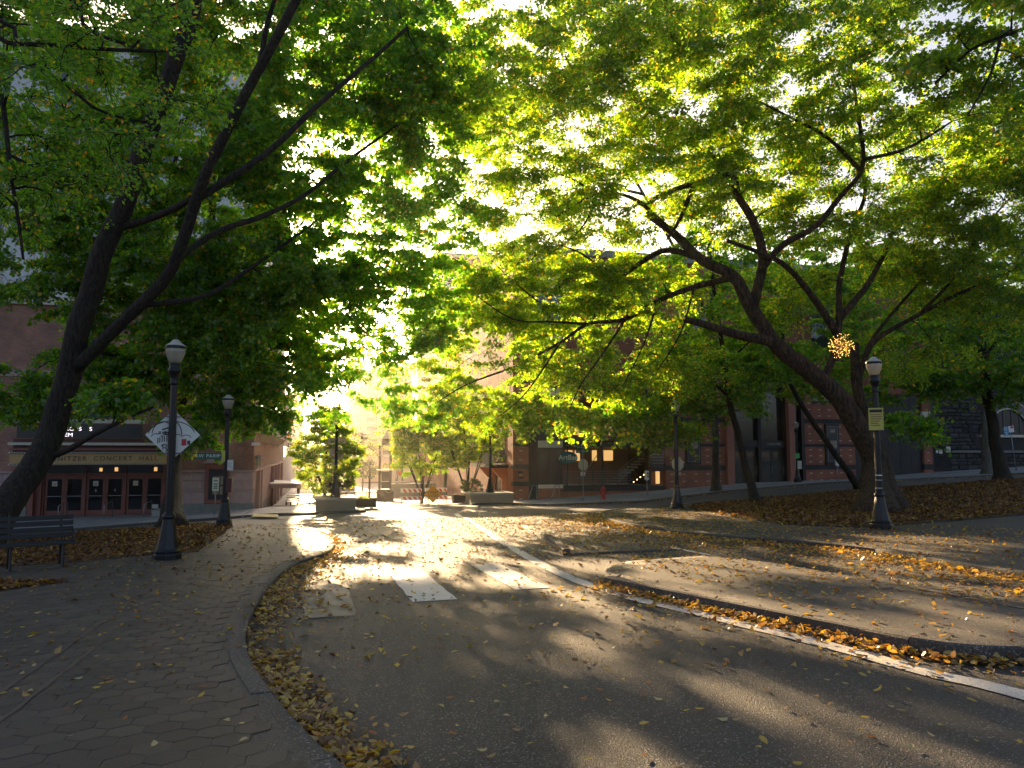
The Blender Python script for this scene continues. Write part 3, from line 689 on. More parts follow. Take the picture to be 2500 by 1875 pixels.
# glass corner bay
for z0, z1 in ((-.46, 1.95), (2.42, 5.4), (5.9, 9), (9.4, 12.5)):
    tb('bay_pane', 'bay_glass', 14.34, 16.04, 47.95, 48.0, z0, z1); tb('bay_pane', 'bay_glass', 16.0, 16.045, 48.0, 50.5, z0, z1)
    tb('mullion', 'steel_black', 15.15, 15.2, 47.92, 47.95, z0, z1)
for z0, z1 in ((1.96, 2.41), (5.41, 5.89), (9.01, 9.39), (12.51, TOP), (-.7, -.47)): tb('bay_spandrel', 'cream_stone', 14.33, 16.06, 47.9, 48.3, z0, z1)
tb('bay_base', 'theatre_brick', 14.34, 16.06, 47.93, 48.3, -2.2, -.71)
# open stair bay
tb('stair_base', 'theatre_brick', 16.06, 23.5, 47.95, 48.4, -2.2, -.93); tb('floor_beam', 'steel_black', 16.06, 22.45, 47.85, 48.4, -.92, -.55)
tb('floor_beam', 'steel_black', 16.06, 22.45, 47.85, 48.4, 1.99, 2.43); tb('floor_beam', 'steel_black', 16.06, 22.45, 47.85, 48.4, 5.4, 5.9)
tb('upper_wall', 'theatre_brick', 16.06, 23.5, 48.0, 48.4, 5.92, TOP)
tb('stair_floor', 'concrete', 16.06, 22.4, 48.4, 52, -.72, -.6); tb('stair_floor', 'interior_dark', 16.06, 22.4, 48.4, 52, 2.2, 2.4)
tb('back_wall', 'interior_brown', 16.0, 22.45, 51.9, 52.15, -1, 6); tb('side_screen', 'interior_dark', 22.4, 22.5, 48.4, 52, -1.5, 6)
for x in (16.4, 18.9, 22.35): tb('post', 'steel_black', x - .05, x + .05, 48.0, 48.1, -.55, 5.4)
for x, w_ in ((17.6, .5), (18.3, .35), (19.6, .35), (20.5, .7)):       # amber windows at the back
    for z in (1.05, 2.9): tb('amber_window', 'warm_light', x, x + w_, 51.82, 51.88, z, z + (.75 if z < 2 else 1.3))
for z0 in (-.55, 2.43):
    for k in range(6): tb('railing_bar', 'steel_grey', 16.08, 20.9, 47.9, 47.93, z0 + .12 + k * .16, z0 + .145 + k * .16)
    for x in np.arange(16.3, 20.9, .9): tb('railing_post', 'steel_black', x, x + .035, 47.93, 47.965, z0, z0 + 1.0)
for z0 in (-.55,):
    for k in range(10): tb('stair_tread', 'concrete', 20.0 + k * .26, 20.3 + k * .26, 48.9, 50.2, z0 + k * .19, z0 + k * .19 + .06)
    for k in range(4): TI(MB().tube([(20.3, 48.8, z0 + .3 + k * .2), (22.3, 48.8, z0 + 1.75 + k * .2)], .02, 6).build('stair_rail', 'steel_grey', th))
TI(MB().tube([(17.7, 49.2, -.2), (19.0, 49.2, 1.5)], .025, 6).build('stair_rail', 'steel_grey', th))
for k in range(5): TI(MB().lathe([(.0, -.04), (.035, 0), (0, .04)], (21.1 + k * .25, 47.95, -.35 + k * .16), 8).build('string_light', 'string_bulb', th))
for k in range(3): TI(MB().lathe([(.0, -.04), (.035, 0), (0, .04)], (21.3 + k * .3, 47.95, 2.5 + k * .14), 8).build('string_light', 'string_bulb', th))
sg = TI(MB().prism([(16.36 + .68 * math.cos(R(15 * k)), 47.78, 1.30 + .40 * math.sin(R(15 * k))) for k in range(24)], (0, .06, 0)).build('bar_sign', 'teal_sign', th))
text('lettering', 'ArtBar', 'white_paint', sg, (16.36, 47.77, 1.30), .46)
# window strip and brick fronts
tb('strip_glass', 'bay_glass', 22.5, 23.45, 48.1, 48.15, .42, 5.4); tb('strip_glass', 'warm_light', 22.85, 23.15, 48.2, 48.22, -.5, .35); tb('strip_back', 'interior_brown', 22.5, 23.5, 48.4, 48.5, -.92, .4)
for z in (-.92, .38, 2.0, 5.4): tb('strip_beam', 'steel_black', 22.46, 23.5, 47.93, 48.3, z, z + .32 if z > -.9 else z + .3)
for k in range(5): tb('railing_bar', 'steel_grey', 22.5, 23.45, 47.95, 47.97, .9 + k * .2, .925 + k * .2)
for (a, b) in ((23.5, 28.1), (34.6, 38.85)): brick_panel(a, b, [-1.6, .40, .74, 2.05, 2.25, 3.76, 4.08, 8.2, 8.5, TOP])
for k, (x0, x1) in enumerate(((25.0, 26.15), (36.25, 37.4))):
    pcs = tb('poster_case', 'steel_black', x0, x1, 47.86, 47.985, .78, 3.72)
    MB().box(x0 + .1, x1 - .1, 47.84, 47.858, .95, 3.6).build('poster', 'poster_dark', pcs)
    MB().box(x0 + .25, x1 - .25, 47.825, 47.838, 1.9, 2.5).build('poster_print', 'poster_art', pcs); MB().box(x0 + .35, x1 - .35, 47.825, 47.838, 3.1, 3.35).build('poster_print', 'poster_art', pcs)
    m = MB()
    for a in (x0 + .13, x1 - .15): m.box(a, a + .02, 47.82, 47.838, 1.0, 3.5)
    for z in (1.0, 3.5): m.box(x0 + .13, x1 - .13, 47.82, 47.838, z, z + .02)
    m.build('case_trim', 'steel_grey', pcs)
for x0, x1, z0, z1 in ((24.6, 26.9, 5.4, 7.8), (35.4, 38, 5.4, 7.8), (24.6, 26.9, 9.4, 12.4), (35.4, 38, 9.4, 12.4)):
    o = tb('window', 'window_glass', x0, x1, 47.95, 48.05, z0, z1); MB().box(x0 - .1, x1 + .1, 47.9, 47.98, z0 - .15, z0 - .01).build('sill', 'dark_brick', o)
# main entrance
for x in (28.12, 33.12): tb('column', 'salmon_column', x, x + .55, 47.7, 48.3, -1.2, 8.2)
tb('entrance_head', 'steel_black', 28.7, 33.1, 48.2, 48.6, 2.0, 2.5); tb('entrance_glass', 'door_glass', 28.7, 33.1, 48.45, 48.5, 2.5, 8.2); tb('entrance_head', 'theatre_brick', 28.1, 34.6, 48.0, 48.5, 8.2, TOP)
tb('lobby', 'interior_brown', 28.7, 34.5, 51, 51.2, -1, 3)
for x in (28.68, 30.85, 31.0, 33.05): tb('mullion', 'steel_black', x, x + .1, 48.1, 48.55, -.8, 8.2)
text('lettering', 'THEATRE', 'cream_stone', th, (31.15 - 30 + 1.0, 48.17 - 48, 2.24 + 1), .22, align='CENTER', space=1.3)
for (a, b) in ((28.8, 29.8), (29.8, 30.85), (31.12, 32.1), (32.1, 33.05)):
    d = MB(); d.box(a, a + .1, 48.4, 48.47, -.72, 1.98); d.box(b - .1, b, 48.4, 48.47, -.72, 1.98); d.box(a + .1, b - .1, 48.4, 48.47, 1.7, 1.98); d.box(a + .1, b - .1, 48.4, 48.47, -.72, -.5)
    o = TI(d.build('door', 'steel_black', th)); MB().box(a + .1, b - .1, 48.43, 48.44, -.5, 1.7).build('pane', 'bay_glass', o); MB().tube([(b - .05, 48.36, .1), (b - .05, 48.36, .7)], .02, 6).build('handle', 'steel_grey', o)
o = tb('side_light', 'door_glass', 33.7, 34.55, 48.3, 48.35, -.7, 8.2); MB().box(34.35, 34.58, 48.0, 48.29, -.9, 8.2).build('post', 'steel_black', o)
# loading door, end pillar
ld = tb('loading_door', 'steel_black', 38.87, 44.85, 48.1, 48.4, -.5, 6.0)
for x in np.arange(39.9, 44.8, 1.0): MB().box(x, x + .03, 48.085, 48.1, -.45, 6.0).build('door_joint', 'interior_dark', ld)
tb('upper_wall', 'theatre_brick', 38.87, 44.85, 48.0, 48.4, 6.02, TOP)
for k, (z0, z1) in enumerate(((-.3, .35), (.36, .75), (.76, 2.45), (2.46, 2.95), (2.96, 4.3), (4.31, 4.75), (4.76, TOP))):
    p = tb('pillar_block', ('theatre_brick', 'dark_brick', 'theatre_brick', 'cream_stone', 'theatre_brick', 'cream_stone', 'theatre_brick')[k], 44.88, 45.65, 47.9, 48.5, z0, z1)
    if k in (2, 4):
        for r_ in range(3): inst('accent_brick', acc, p, (45.25, 47.892, z0 + (z1 - z0) * (r_ + .5) / 3))
tb('pillar_edge', 'steel_black', 45.66, 45.95, 47.95, 48.4, -.3, TOP); tb('security_camera', 'white_paint', 45.9, 46.35, 47.4, 47.6, 3.95, 4.1)
tb('security_camera', 'white_paint', 38.3, 38.9, 47.5, 47.7, 3.5, 3.65)
# balcony on the side wall
bal = tb('balcony', 'steel_black', 11.5, TX, 49.2, 56, .62, .86)
for y in np.arange(49.25, 56, .32): MB().box(11.52, 11.56, y, y + .03, .86, 1.95).build('baluster', 'steel_black', bal)
for z in (1.15, 1.5, 1.95): MB().box(11.5, 11.55, 49.2, 56, z, z + .04).build('rail', 'steel_black', bal)
for x in np.arange(11.6, 12.6, .3): MB().box(x, x + .03, 49.2, 49.24, .86, 1.95).build('baluster', 'steel_black', bal)
for y in (49.6, 53.5): MB().prism([(TX + .003, y, .6), (11.6, y, .6), (TX - .35, y, -.2), (TX - .35, y, -2), (TX + .003, y, -2)], (0, .25, 0)).build('bracket', 'orange_steel', bal)
tb('side_door', 'door_glass', TX - .02, TX + .02, 50.4, 53, -1.9, .45); tb('side_window', 'window_glass', TX - .02, TX + .02, 50, 55, 1.0, 3.6)
for k, x in enumerate((14.0, 15.5)):                                    # two low rails by the corner steps
    h = empty('handrail', (x - .6, 45.6, gz(x, 45.6) + .12), label=['slanting handrail at the foot of the black corner column', 'slanting handrail in front of the glass corner bay'][k], cat='handrail', group='handrails by the theatre corner')
    MB().tube([(-.55, -.4, .0), (.0, .5, .75), (.02, .55, .9), (.35, .7, .9), (.36, .7, 0)], .03, 8).build('rail', 'steel_grey', h, smooth=True)

ch = empty('stone_church', (52, 48, .3), label='dark rough stone church wall with a pale arched window', cat='building')
CI = lambda o: (setattr(o, 'matrix_parent_inverse', Matrix.Translation((-52, -48, -.3))), o)[1]
CI(MB().box(46.0, 80, 48.25, 60, -.5, 14).build('wall', 'church_mortar', ch))
acx, acz = 53.2, 3.05
z = -.4; rowi = 0; nst = 0
while z < 7.2:
    h = random.uniform(.24, .42); x = 47.55 if z < 2.8 else 46.02; x -= 0 if rowi % 2 else 0
    while x < 57.5:
        L = random.uniform(.45, 1.0); c = x + L / 2; zc = z + h / 2
        inarch = (abs(c - acx) < 2.75 and 1.95 < zc < acz) or ((c - acx) ** 2 + (zc - acz) ** 2 < 2.75 ** 2 and zc >= acz)
        if not inarch and not (.92 < z < 1.75 and False):
            d = random.uniform(.04, .16); m = MB(); j = lambda s=.03: random.uniform(-s, s)
            f = [(x + .01, 48.3, z + .01), (x + L - .01, 48.3, z + .01), (x + L - .01, 48.3, z + h - .01), (x + .01, 48.3, z + h - .01)]
            g_ = [(x + .07 + j(), 48.25 - d + j(), z + .07 + j()), (x + L - .07 + j(), 48.25 - d + j(), z + .07 + j()), (x + L - .07 + j(), 48.25 - d + j(), z + h - .07 + j()), (x + .07 + j(), 48.25 - d + j(), z + h - .07 + j())]
            m.v = f + g_ + [(x + L / 2 + j(.1), 48.22 - d * 1.3, z + h / 2 + j(.05))]; m.f = [(k, (k + 1) % 4, 4 + (k + 1) % 4, 4 + k) for k in range(4)] + [(4 + k, 4 + (k + 1) % 4, 8) for k in range(4)]
            CI(m.build('stone', 'church_stone', ch)); nst += 1
        x += L
    z += h; rowi += 1
CI(MB().box(47.6, 58, 47.98, 48.3, 1.62, 1.80).build('string_course', 'church_trim', ch))
aw = CI(MB().prism([(acx + 1.95 * math.cos(R(7.5 * k)), 48.12, acz + 1.95 * math.sin(R(7.5 * k))) for k in range(25)], (0, .1, 0)).build('arched_window', 'poster_dark', ch))
for a in (-1.2, -.4, .4, 1.2): MB().box(acx + a - .03, acx + a + .03, 48.06, 48.12, acz, acz + math.sqrt(1.9 ** 2 - a * a)).build('mullion', 'church_trim', aw)
for k in range(24):                                                      # voussoirs
    a0, a1 = R(7.5 * k + .4), R(7.5 * k + 7.1)
    for r0, r1, yy, mt in ((2.12, 2.62, 47.98, 'church_trim'),):
        P = [(acx + r_ * math.cos(a), yy, acz + r_ * math.sin(a)) for r_, a in ((r0, a0), (r1, a0), (r1, a1), (r0, a1))]
        MB().prism(P, (0, .25, 0)).build('arch_stone', mt, aw)
ri = MB(); ri.tube([(acx + 2.03 * math.cos(R(7.5 * k)), 48.02, acz + 2.03 * math.sin(R(7.5 * k))) for k in range(25)], .06, 8).build('arch_moulding', 'cream_stone', aw)
ri = MB(); ri.tube([(acx + 2.7 * math.cos(R(7.5 * k)), 47.98, acz + 2.7 * math.sin(R(7.5 * k))) for k in range(25)], .05, 8).build('arch_moulding', 'cream_stone', aw)
MB().box(acx - 2.7, acx + 2.7, 47.95, 48.25, acz - .22, acz - .02).build('sill', 'cream_stone', aw)
gt = empty('iron_gate', (46.7, 47.9, gz(46.7, 47.9) + .12), label='black iron gate with white notices beside the brick pillar', cat='gate')
for x in np.arange(-.75, .76, .14): MB().box(x - .015, x + .015, 0, .03, 0, 2.3).build('bar', 'steel_black', gt)
for z_ in (.1, 1.2, 2.25): MB().box(-.8, .8, -.02, .0, z_, z_ + .07).build('rail', 'steel_black', gt)
for x, z_, s in ((-.45, 1.35, .28), (.2, 1.45, .4), (-.75, 1.4, .2)): MB().box(x, x + s, -.05, -.03, z_, z_ + s * 1.1).build('notice', 'paper', gt)

# ------------------------------------------------------------------ street lamps
def make_lamp():
    r = empty('street_lamp')
    MB().lathe([(.26, -.15), (.26, .10), (.245, .13), (.25, .17), (.215, .22), (.185, .36), (.15, .55), (.12, .72), (.112, .78)], n=16, flute=.05).build('base', 'lamp_black', r, smooth=False)
    MB().lathe([(.112, .78), (.128, .80), (.128, .85), (.10, .88), (.088, .92)], n=18).build('collar', 'lamp_black', r, smooth=True)
    MB().lathe([(.082, .9), (.078, 1.6), (.066, 3.42)], n=24, flute=.06).build('shaft', 'lamp_black', r)
    MB().lathe([(.066, 3.40), (.085, 3.44), (.07, 3.48), (.078, 3.56), (.105, 3.63), (.13, 3.67), (.13, 3.71), (.105, 3.74), (.105, 3.80), (.12, 3.84)], n=20).build('capital', 'lamp_black', r, smooth=True)
    g = MB().lathe([(.10, 3.84), (.13, 3.90), (.16, 3.98), (.182, 4.06), (.19, 4.13)], n=24).build('globe', 'milk_glass', r, smooth=True)
    MB().lathe([(.197, 4.125), (.20, 4.135), (.20, 4.17), (.195, 4.18)], n=24).build('band', 'lamp_black', g, smooth=True)
    c = MB().lathe([(.20, 4.18), (.17, 4.205), (.12, 4.235), (.09, 4.26), (.07, 4.29), (.045, 4.31)], n=24).build('cap', 'lamp_cap', g, smooth=True)
    MB().lathe([(.035, 4.305), (.018, 4.33), (.026, 4.345), (.012, 4.365), (.004, 4.42)], n=10).build('finial', 'lamp_black', r, smooth=True)
    return r
lamp0 = make_lamp()
pA, pB, pC, pD, pF = onground(361, 1209, .1), onground(484, 1136, .1), onground(1903, 1141, .1), onground(1463, 1098, .1), onground(1708, 1046, .13)
planter_l = Vector((1.15, 38.7, gz(1.15, 38.7) + .12)); planter_r = Vector((9.95, 42.9, gz(9.95, 42.9) + .12))
LAMPS = [((pA.x, pA.y, pA.z), 'black street lamp carrying the graffiti-covered diamond sign, nearest the bench'), ((pB.x, pB.y, pB.z), 'black street lamp with the green SW PARK sign by the path end'),
    ((pC.x, pC.y, pC.z), 'black street lamp with a yellow notice beside the leaning elm'), ((pD.x, pD.y, pD.z), 'black street lamp with tan sign backs at the edge of the leaf bed'),
    ((planter_l.x, planter_l.y, planter_l.z + .60), 'black street lamp on the left concrete planter with an octagonal sign back'), ((planter_r.x, planter_r.y, planter_r.z + .55), 'black street lamp on the right concrete planter before the theatre balcony'),
    ((31.2, 44.2, gz(31.2, 44.2) + .12), 'black street lamp outside the theatre doors with a green flyer')]
for i, (p, l) in enumerate(LAMPS):
    o = lamp0 if i == 0 else copy_tree(lamp0); o.location = p; o.rotation_euler.z = .13 * i
    if i >= 4: o.scale = (1, 1, .93)
    tag(o, l, 'street lamp', 'ornamental street lamps')
A = Vector(LAMPS[0][0]); B = Vector(LAMPS[1][0]); Cc = Vector(LAMPS[2][0]); D_ = Vector(LAMPS[3][0]); E_ = Vector(LAMPS[4][0]); F_ = Vector(LAMPS[5][0]); H_ = Vector(LAMPS[6][0])
facing = lambda p: math.atan2(-p.x, p.y) * 1.0 * 1.0        # turn a sign lying in xz so that it looks back at the walker
# diamond sign (seen from the back, scribbled over)
ds = empty('diamond_sign', (A.x, A.y + .09, A.z + 2.42), facing(A), label='white diamond sign with skull and umbrella graffiti on the near left lamp', cat='sign')
s_ = .50; rr = .05
rd = [(s_ - rr, -rr), (s_, 0), (s_ - rr, rr), (rr, s_ - rr), (0, s_), (-rr, s_ - rr), (-s_ + rr, rr), (-s_, 0), (-s_ + rr, -rr), (-rr, -s_ + rr), (0, -s_), (rr, -s_ + rr)]
MB().prism([(x, 0, z) for x, z in rd], (0, .006, 0)).build('plate', 'sign_white', ds)
def stroke(pts, w, name='graffiti_stroke'):
    P = [Vector((x, 0, z)) for x, z in pts]; m = MB()
    for i, p in enumerate(P):
        d = (P[min(i + 1, len(P) - 1)] - P[max(i - 1, 0)]).normalized(); n = Vector((-d.z, 0, d.x)) * (w / 2)
        m.v += [(p.x + n.x, -.003, p.z + n.z), (p.x - n.x, -.003, p.z - n.z)]
    for i in range(len(P) - 1): m.f.append((2 * i, 2 * i + 1, 2 * i + 3, 2 * i + 2))
    return m.build(name, 'graffiti_black', ds)
arc = lambda cx, cz, rx, rz, a0, a1, n=9: [(cx + rx * math.cos(R(a0 + (a1 - a0) * k / n)), cz + rz * math.sin(R(a0 + (a1 - a0) * k / n))) for k in range(n + 1)]
stroke(arc(-.02, .0, .42, .27, 175, 12, 16), .016); stroke(arc(-.18, -.02, .20, .28, 170, 60), .016); stroke(arc(.0, -.02, .16, .29, 5, 75), .016)
stroke(arc(.09, -.04, .07, .05, 175, 10), .013); stroke(arc(.24, -.05, .085, .05, 170, 0), .013); stroke(arc(-.30, -.05, .09, .07, 170, 60), .015)
stroke([(-.20, .10), (-.10, .135), (-.06, .10)], .028); stroke([(-.19, .045), (-.14, .06), (-.09, .05), (-.10, .0), (-.17, .01), (-.19, .045)], .026); stroke([(-.155, .03), (-.115, .03)], .035)
stroke([(-.26, .05), (-.23, .06), (-.225, .02), (-.26, .03)], .024); stroke([(-.22, -.03), (-.195, -.01), (-.18, -.04), (-.2, -.05)], .02)
for k, x in enumerate((-.27, -.235, -.195, -.155, -.11, -.07)): stroke([(x, -.06 + .012 * k), (x + .005, -.10), (x, -.165 + .01 * k)], .018)
stroke(arc(-.15, -.22, .05, .03, 200, -60), .018); stroke([(-.175, -.2), (-.17, -.29)], .02); stroke([(-.15, -.24), (-.06, -.32)], .016); stroke([(-.12, -.33), (-.06, -.25)], .016)
MB().box(.16, .25, -.004, -.001, -.21, -.08).build('red_sticker', 'sticker_red', ds); MB().box(.265, .32, -.004, -.001, -.19, -.11).build('black_sticker', 'poster_dark', ds)
for z in (.36, -.36): MB().tube([(-.14, -.02, z), (.14, -.02, z)], .012, 6).build('clamp', 'steel_grey', ds)
# green street-name sign on the second lamp
pk = empty('street_name_sign', (B.x - .12, B.y - .09, B.z + 2.28), facing(B), label='green SW PARK street name sign with brown scroll top', cat='sign')
MB().box(-.78, -.02, -.01, .01, -.10, .10).build('plate', 'green_sign', pk); MB().prism([(-.78, .005, .105), (-.02, .005, .105), (-.04, .005, .17), (-.28, .005, .19), (-.33, .005, .25), (-.4, .005, .28), (-.47, .005, .25), (-.52, .005, .19), (-.76, .005, .17)], (0, .02, 0)).build('scroll', 'interior_brown', pk)
MB().box(-.66, -.46, -.005, .012, -.16, -.105).build('lower_scroll', 'interior_brown', pk)
text('lettering', 'SW PARK', 'white_paint', pk, (-.44, -.014, 0), .155, space=1.15, ext=.002); text('lettering', 'AV', 'white_paint', pk, (-.085, -.014, .02), .07, ext=.002)
MB().box(-.02, .09, -.015, .005, -.18, .18).build('end_plate', 'sticker_yellow', pk); MB().tube([(-.02, .02, .05), (.3, .06, .05)], .012, 6).build('bracket', 'steel_grey', pk)
def small_sign(name, loc, w, h, mat, label, bars=0, barm='graffiti_black', rz=None, head=None, group=None, cat='sign'):
    o = empty(name, loc, facing(Vector(loc)) if rz is None else rz, label=label, cat=cat, group=group)
    MB().box(-w / 2, w / 2, -.006, .006, -h / 2, h / 2).build('plate', mat, o, bevel=.004)
    if head: MB().box(-w * .42, w * .42, -.010, -.007, h * .30, h * .43).build('header', head, o)
    for k in range(bars):
        l = random.uniform(.45, .8) * w; z = h * (.2 - .58 * k / max(1, bars)); MB().box(-w * .36, -w * .36 + l, -.010, -.007, z - h * .018, z + h * .018).build('print_line', barm, o)
    return o
small_sign('parking_sign', (B.x + .14, B.y - .1, B.z + 1.98), .18, .34, 'paper', 'small pale permit sign on the SW PARK lamp', 3)
MB().box(-.09, .09, -.2, .09, .8, 1.25).build('junction_box', 'dark_red', tag(empty('junction_box', (B.x + .12, B.y, B.z + .3)), 'small dark red box strapped to the SW PARK lamp', 'box'))
small_sign('notice_board', (Cc.x - .1, Cc.y - .11, Cc.z + 2.72), .34, .56, 'sticker_yellow', 'yellow-green notice with dark heading on the right lamp', 6, 'interior_brown', head='graffiti_black')
for z, mm in ((1.30, 'paper'), (1.18, 'steel_grey'), (.98, 'steel_grey')): MB().lathe([(.083, 0), (.083, .03)], (0, 0, 0), 14).build('strap', mm, tag(empty('pole_strap', (Cc.x, Cc.y, Cc.z + z)), ['pale sticker band round the right lamp post', 'upper steel strap round the right lamp post', 'lower steel strap round the right lamp post'][(1.30, 1.18, .98).index(z)], 'strap'))
def octagon(name, loc, r, label, rz=None):
    o = empty(name, loc, facing(Vector(loc)) if rz is None else rz, label=label, cat='sign', group='stop signs seen from behind')
    MB().prism([(r * math.cos(R(22.5 + 45 * k)), 0, r * math.sin(R(22.5 + 45 * k))) for k in range(8)], (0, .006, 0)).build('plate', 'sign_back', o)
    MB().box(-r * .55, r * .55, 0, .006, -r * 1.5, -r * 1.08).build('lower_plate', 'sign_back', o); return o
octagon('stop_sign', (E_.x, E_.y + .12, E_.z + 2.15), .38, 'octagonal sign back on the left planter lamp'); octagon('stop_sign', (F_.x - .1, F_.y + .12, F_.z + 1.95), .36, 'grey octagonal sign back on the right planter lamp')
small_sign('street_name_sign', (E_.x, E_.y + .11, E_.z + 2.78), .90, .28, 'sign_back', 'blank tan sign back above the octagon on the left planter lamp')
octagon('stop_sign', (D_.x + .1, D_.y + .1, D_.z + 1.75), .30, 'octagonal sign back turned edgewise on the leaf-bed lamp', rz=R(-62)); small_sign('street_name_sign', (D_.x - .02, D_.y + .1, D_.z + 2.2), .80, .28, 'interior_brown', 'brown blank sign back on the leaf-bed lamp')
small_sign('paper_flyer', (H_.x - .05, H_.y - .12, H_.z + 1.75), .28, .34, 'sticker_green', 'bright green flyer taped to the lamp by the theatre doors', cat='flyer'); small_sign('paper_flyer', (H_.x + .05, H_.y - .2, H_.z + 1.15), .26, .55, 'paper', 'crumpled white paper stuck low on the theatre lamp', cat='flyer')

# ------------------------------------------------------------------ bench
bp = onground(86, 1228, .11); bR = onground(152, 1220, .11); bL = bR + Vector((-1.75, -.72, 0))
bn = empty('park_bench', (bR.x - .9, bR.y - .36, gz(bR.x - .9, bR.y - .36) + .1), math.atan2(.72, 1.75), label='dark slatted park bench in front of the big leaning maple', cat='bench')
for k, (y, z) in enumerate(((-.42, .43), (-.33, .44), (-.24, .445), (-.15, .445), (-.06, .44))): MB().box(-1.0, 1.0, y, y + .075, z, z + .035).build('seat_slat', 'bench_slat', bn, bevel=.006)
for k in range(4):
    y = .05 + .035 * k; z = .52 + .105 * k; MB().box(-1.0, 1.0, y, y + .03, z, z + .085).build('back_slat', 'bench_slat', bn, bevel=.006)
for x in (-.8, .0, .8):
    m = MB(); m.tube([(x, -.40, .0), (x, -.36, .42), (x, .05, .41)], .022, 6); m.build('leg', 'steel_black', bn)
    m = MB(); m.tube([(x, .12, .0), (x, .04, .42), (x, .2, .95)], .022, 6); m.build('leg', 'steel_black', bn)
for x in (-.98, .98): MB().tube([(x, -.36, .44), (x, -.34, .62), (x, .08, .66)], .018, 6).build('armrest', 'steel_black', bn)

# ------------------------------------------------------------------ posts, hydrant, meters
def post_thing(name, x, y, label, cat, h, r=.03, lift=.125, mat='steel_grey', group=None):
    o = empty(name, (x, y, gz(x, y) + lift), label=label, cat=cat, group=group)
    MB().tube([(0, 0, -.05), (0, 0, h)], r, 10).build('post', mat, o, smooth=True); MB().lathe([(.12, -.02), (.11, .02), (.04, .06)], n=12).build('foot', mat, o); return o
def face_pt(px, py, Y):
    d = sight(px * OV, py * OV); return Vector((0, 0, EYE)) + d * (Y / d.y)
p = face_pt(1260, 1083, 43.2); sp = post_thing('street_sign_post', p.x, 43.2, 'grey post with two green street name blades beside the hydrant', 'sign', 3.3)
for z, rz, s, c in ((3.18, 0.0, 'SW MAIN ST', 'green_sign'), (2.95, -.25, 'SW PARK AV', 'green_sign')):
    e = empty('name_blade', (0, 0, z), rz, parent=sp); MB().box(-.42, .42, -.015, .015, -.1, .1).build('blade', 'green_sign', e); text('lettering', s, 'white_paint', e, (0, -.02, 0), .13, ext=.002)
MB().prism([(-.14, 0, 3.29), (.14, 0, 3.29), (.1, 0, 3.36), (0, 0, 3.44), (-.1, 0, 3.36)], (0, .02, 0)).build('finial', 'sign_back', sp)
MB().prism([(.3 * math.cos(R(22.5 + 45 * k)), .05, 2.15 + .36 * math.sin(R(22.5 + 45 * k))) for k in range(8)], (.06, .006, 0)).build('stop_plate', 'sign_back', sp); MB().box(-.14, .16, .05, .06, 1.5, 1.72).build('lower_plate', 'paper', sp)
p = face_pt(1303, 1079, 43.6); hy = empty('fire_hydrant', (p.x, 43.6, gz(p.x, 43.6) + .125), label='red fire hydrant on the far pavement', cat='hydrant')
MB().lathe([(.19, 0), (.19, .05), (.13, .07), (.125, .5), (.15, .52), (.15, .56)], n=16).build('barrel', 'hydrant_red', hy, smooth=True)
MB().lathe([(.17, .56), (.17, .60), (.14, .66), (.09, .74), (.05, .78)], n=16).build('bonnet', 'hydrant_red', hy, smooth=True); MB().lathe([(.04, .78), (.045, .84), (.02, .86)], n=6).build('nut', 'hydrant_red', hy)
for a in (0, 180, 270):
    m = MB(); d = Vector((math.cos(R(a)), math.sin(R(a)), 0)); m.tube([d * .1 + Vector((0, 0, .42)), d * .23 + Vector((0, 0, .42))], .06 if a != 270 else .075, 10); m.build('outlet_cap', 'hydrant_red', hy)
for (px, py, Y, lb) in ((1398, 1066, 43.6, 'parking meter post with white head, right of the hydrant'), (1810, 1037, 43.4, 'parking meter post with white head left of the elm trunk')):
    p = face_pt(px, py, Y); m_ = post_thing('parking_meter', p.x, Y, lb, 'parking meter', 1.05, group='parking meters on the far pavement')
    MB().prism([(-.12, -.06, 1.02), (.0, -.06, .95), (.12, -.06, 1.02), (.13, -.06, 1.5), (.06, -.06, 1.56), (-.1, -.06, 1.56), (-.13, -.06, 1.5)], (0, .14, 0)).build('head', 'white_paint', m_)
    for z in (1.15, 1.33): MB().box(-.02, .11, -.066, -.061, z, z + .12).build('panel', 'dark_red', m_)
p = face_pt(464, 1106, 43.6); ps = post_thing('parking_sign_post', p.x, 43.6, 'thin post with a white and green parking sign by the poster case', 'sign', 1.95)
MB().box(-.17, .17, -.04, -.03, 1.28, 1.98).build('plate', 'sign_white', ps)
for z in (1.8, 1.62, 1.5, 1.4): MB().box(-.1, .1, -.046, -.041, z, z + .05).build('print_line', 'green_sign', ps)
p = face_pt(20, 1110, 44.0); ps = post_thing('parking_sign_post', p.x, 44.0, 'white sign on a post at the left edge behind the leaning trunk', 'sign', 1.9)
MB().box(-.24, .24, -.04, -.03, 1.15, 1.9).build('plate', 'paper', ps)
for z in (1.62, 1.45, 1.35, 1.25): MB().box(-.15, .15, -.046, -.041, z, z + .04).build('print_line', 'graffiti_black', ps)
p = face_pt(2196, 1020, 43.2); ps = post_thing('bus_stop_post', p.x, 43.2, 'leaning post with blue and red plates before the church window', 'sign', 3.2); ps.rotation_euler.y = -.12
MB().box(-.62, -.2, -.04, -.03, 2.55, 3.2).build('plate', 'blue_sign', ps); MB().box(-.18, .3, -.04, -.03, 2.75, 3.2).build('plate', 'sign_white', ps); MB().box(.02, .25, -.046, -.041, 3.02, 3.17).build('red_mark', 'sticker_red', ps)
text('lettering', 'O', 'white_paint', ps, (-.42, -.045, 3.03), .34, ext=.002); text('lettering', '2', 'white_paint', ps, (-.42, -.045, 2.7), .34, ext=.002)

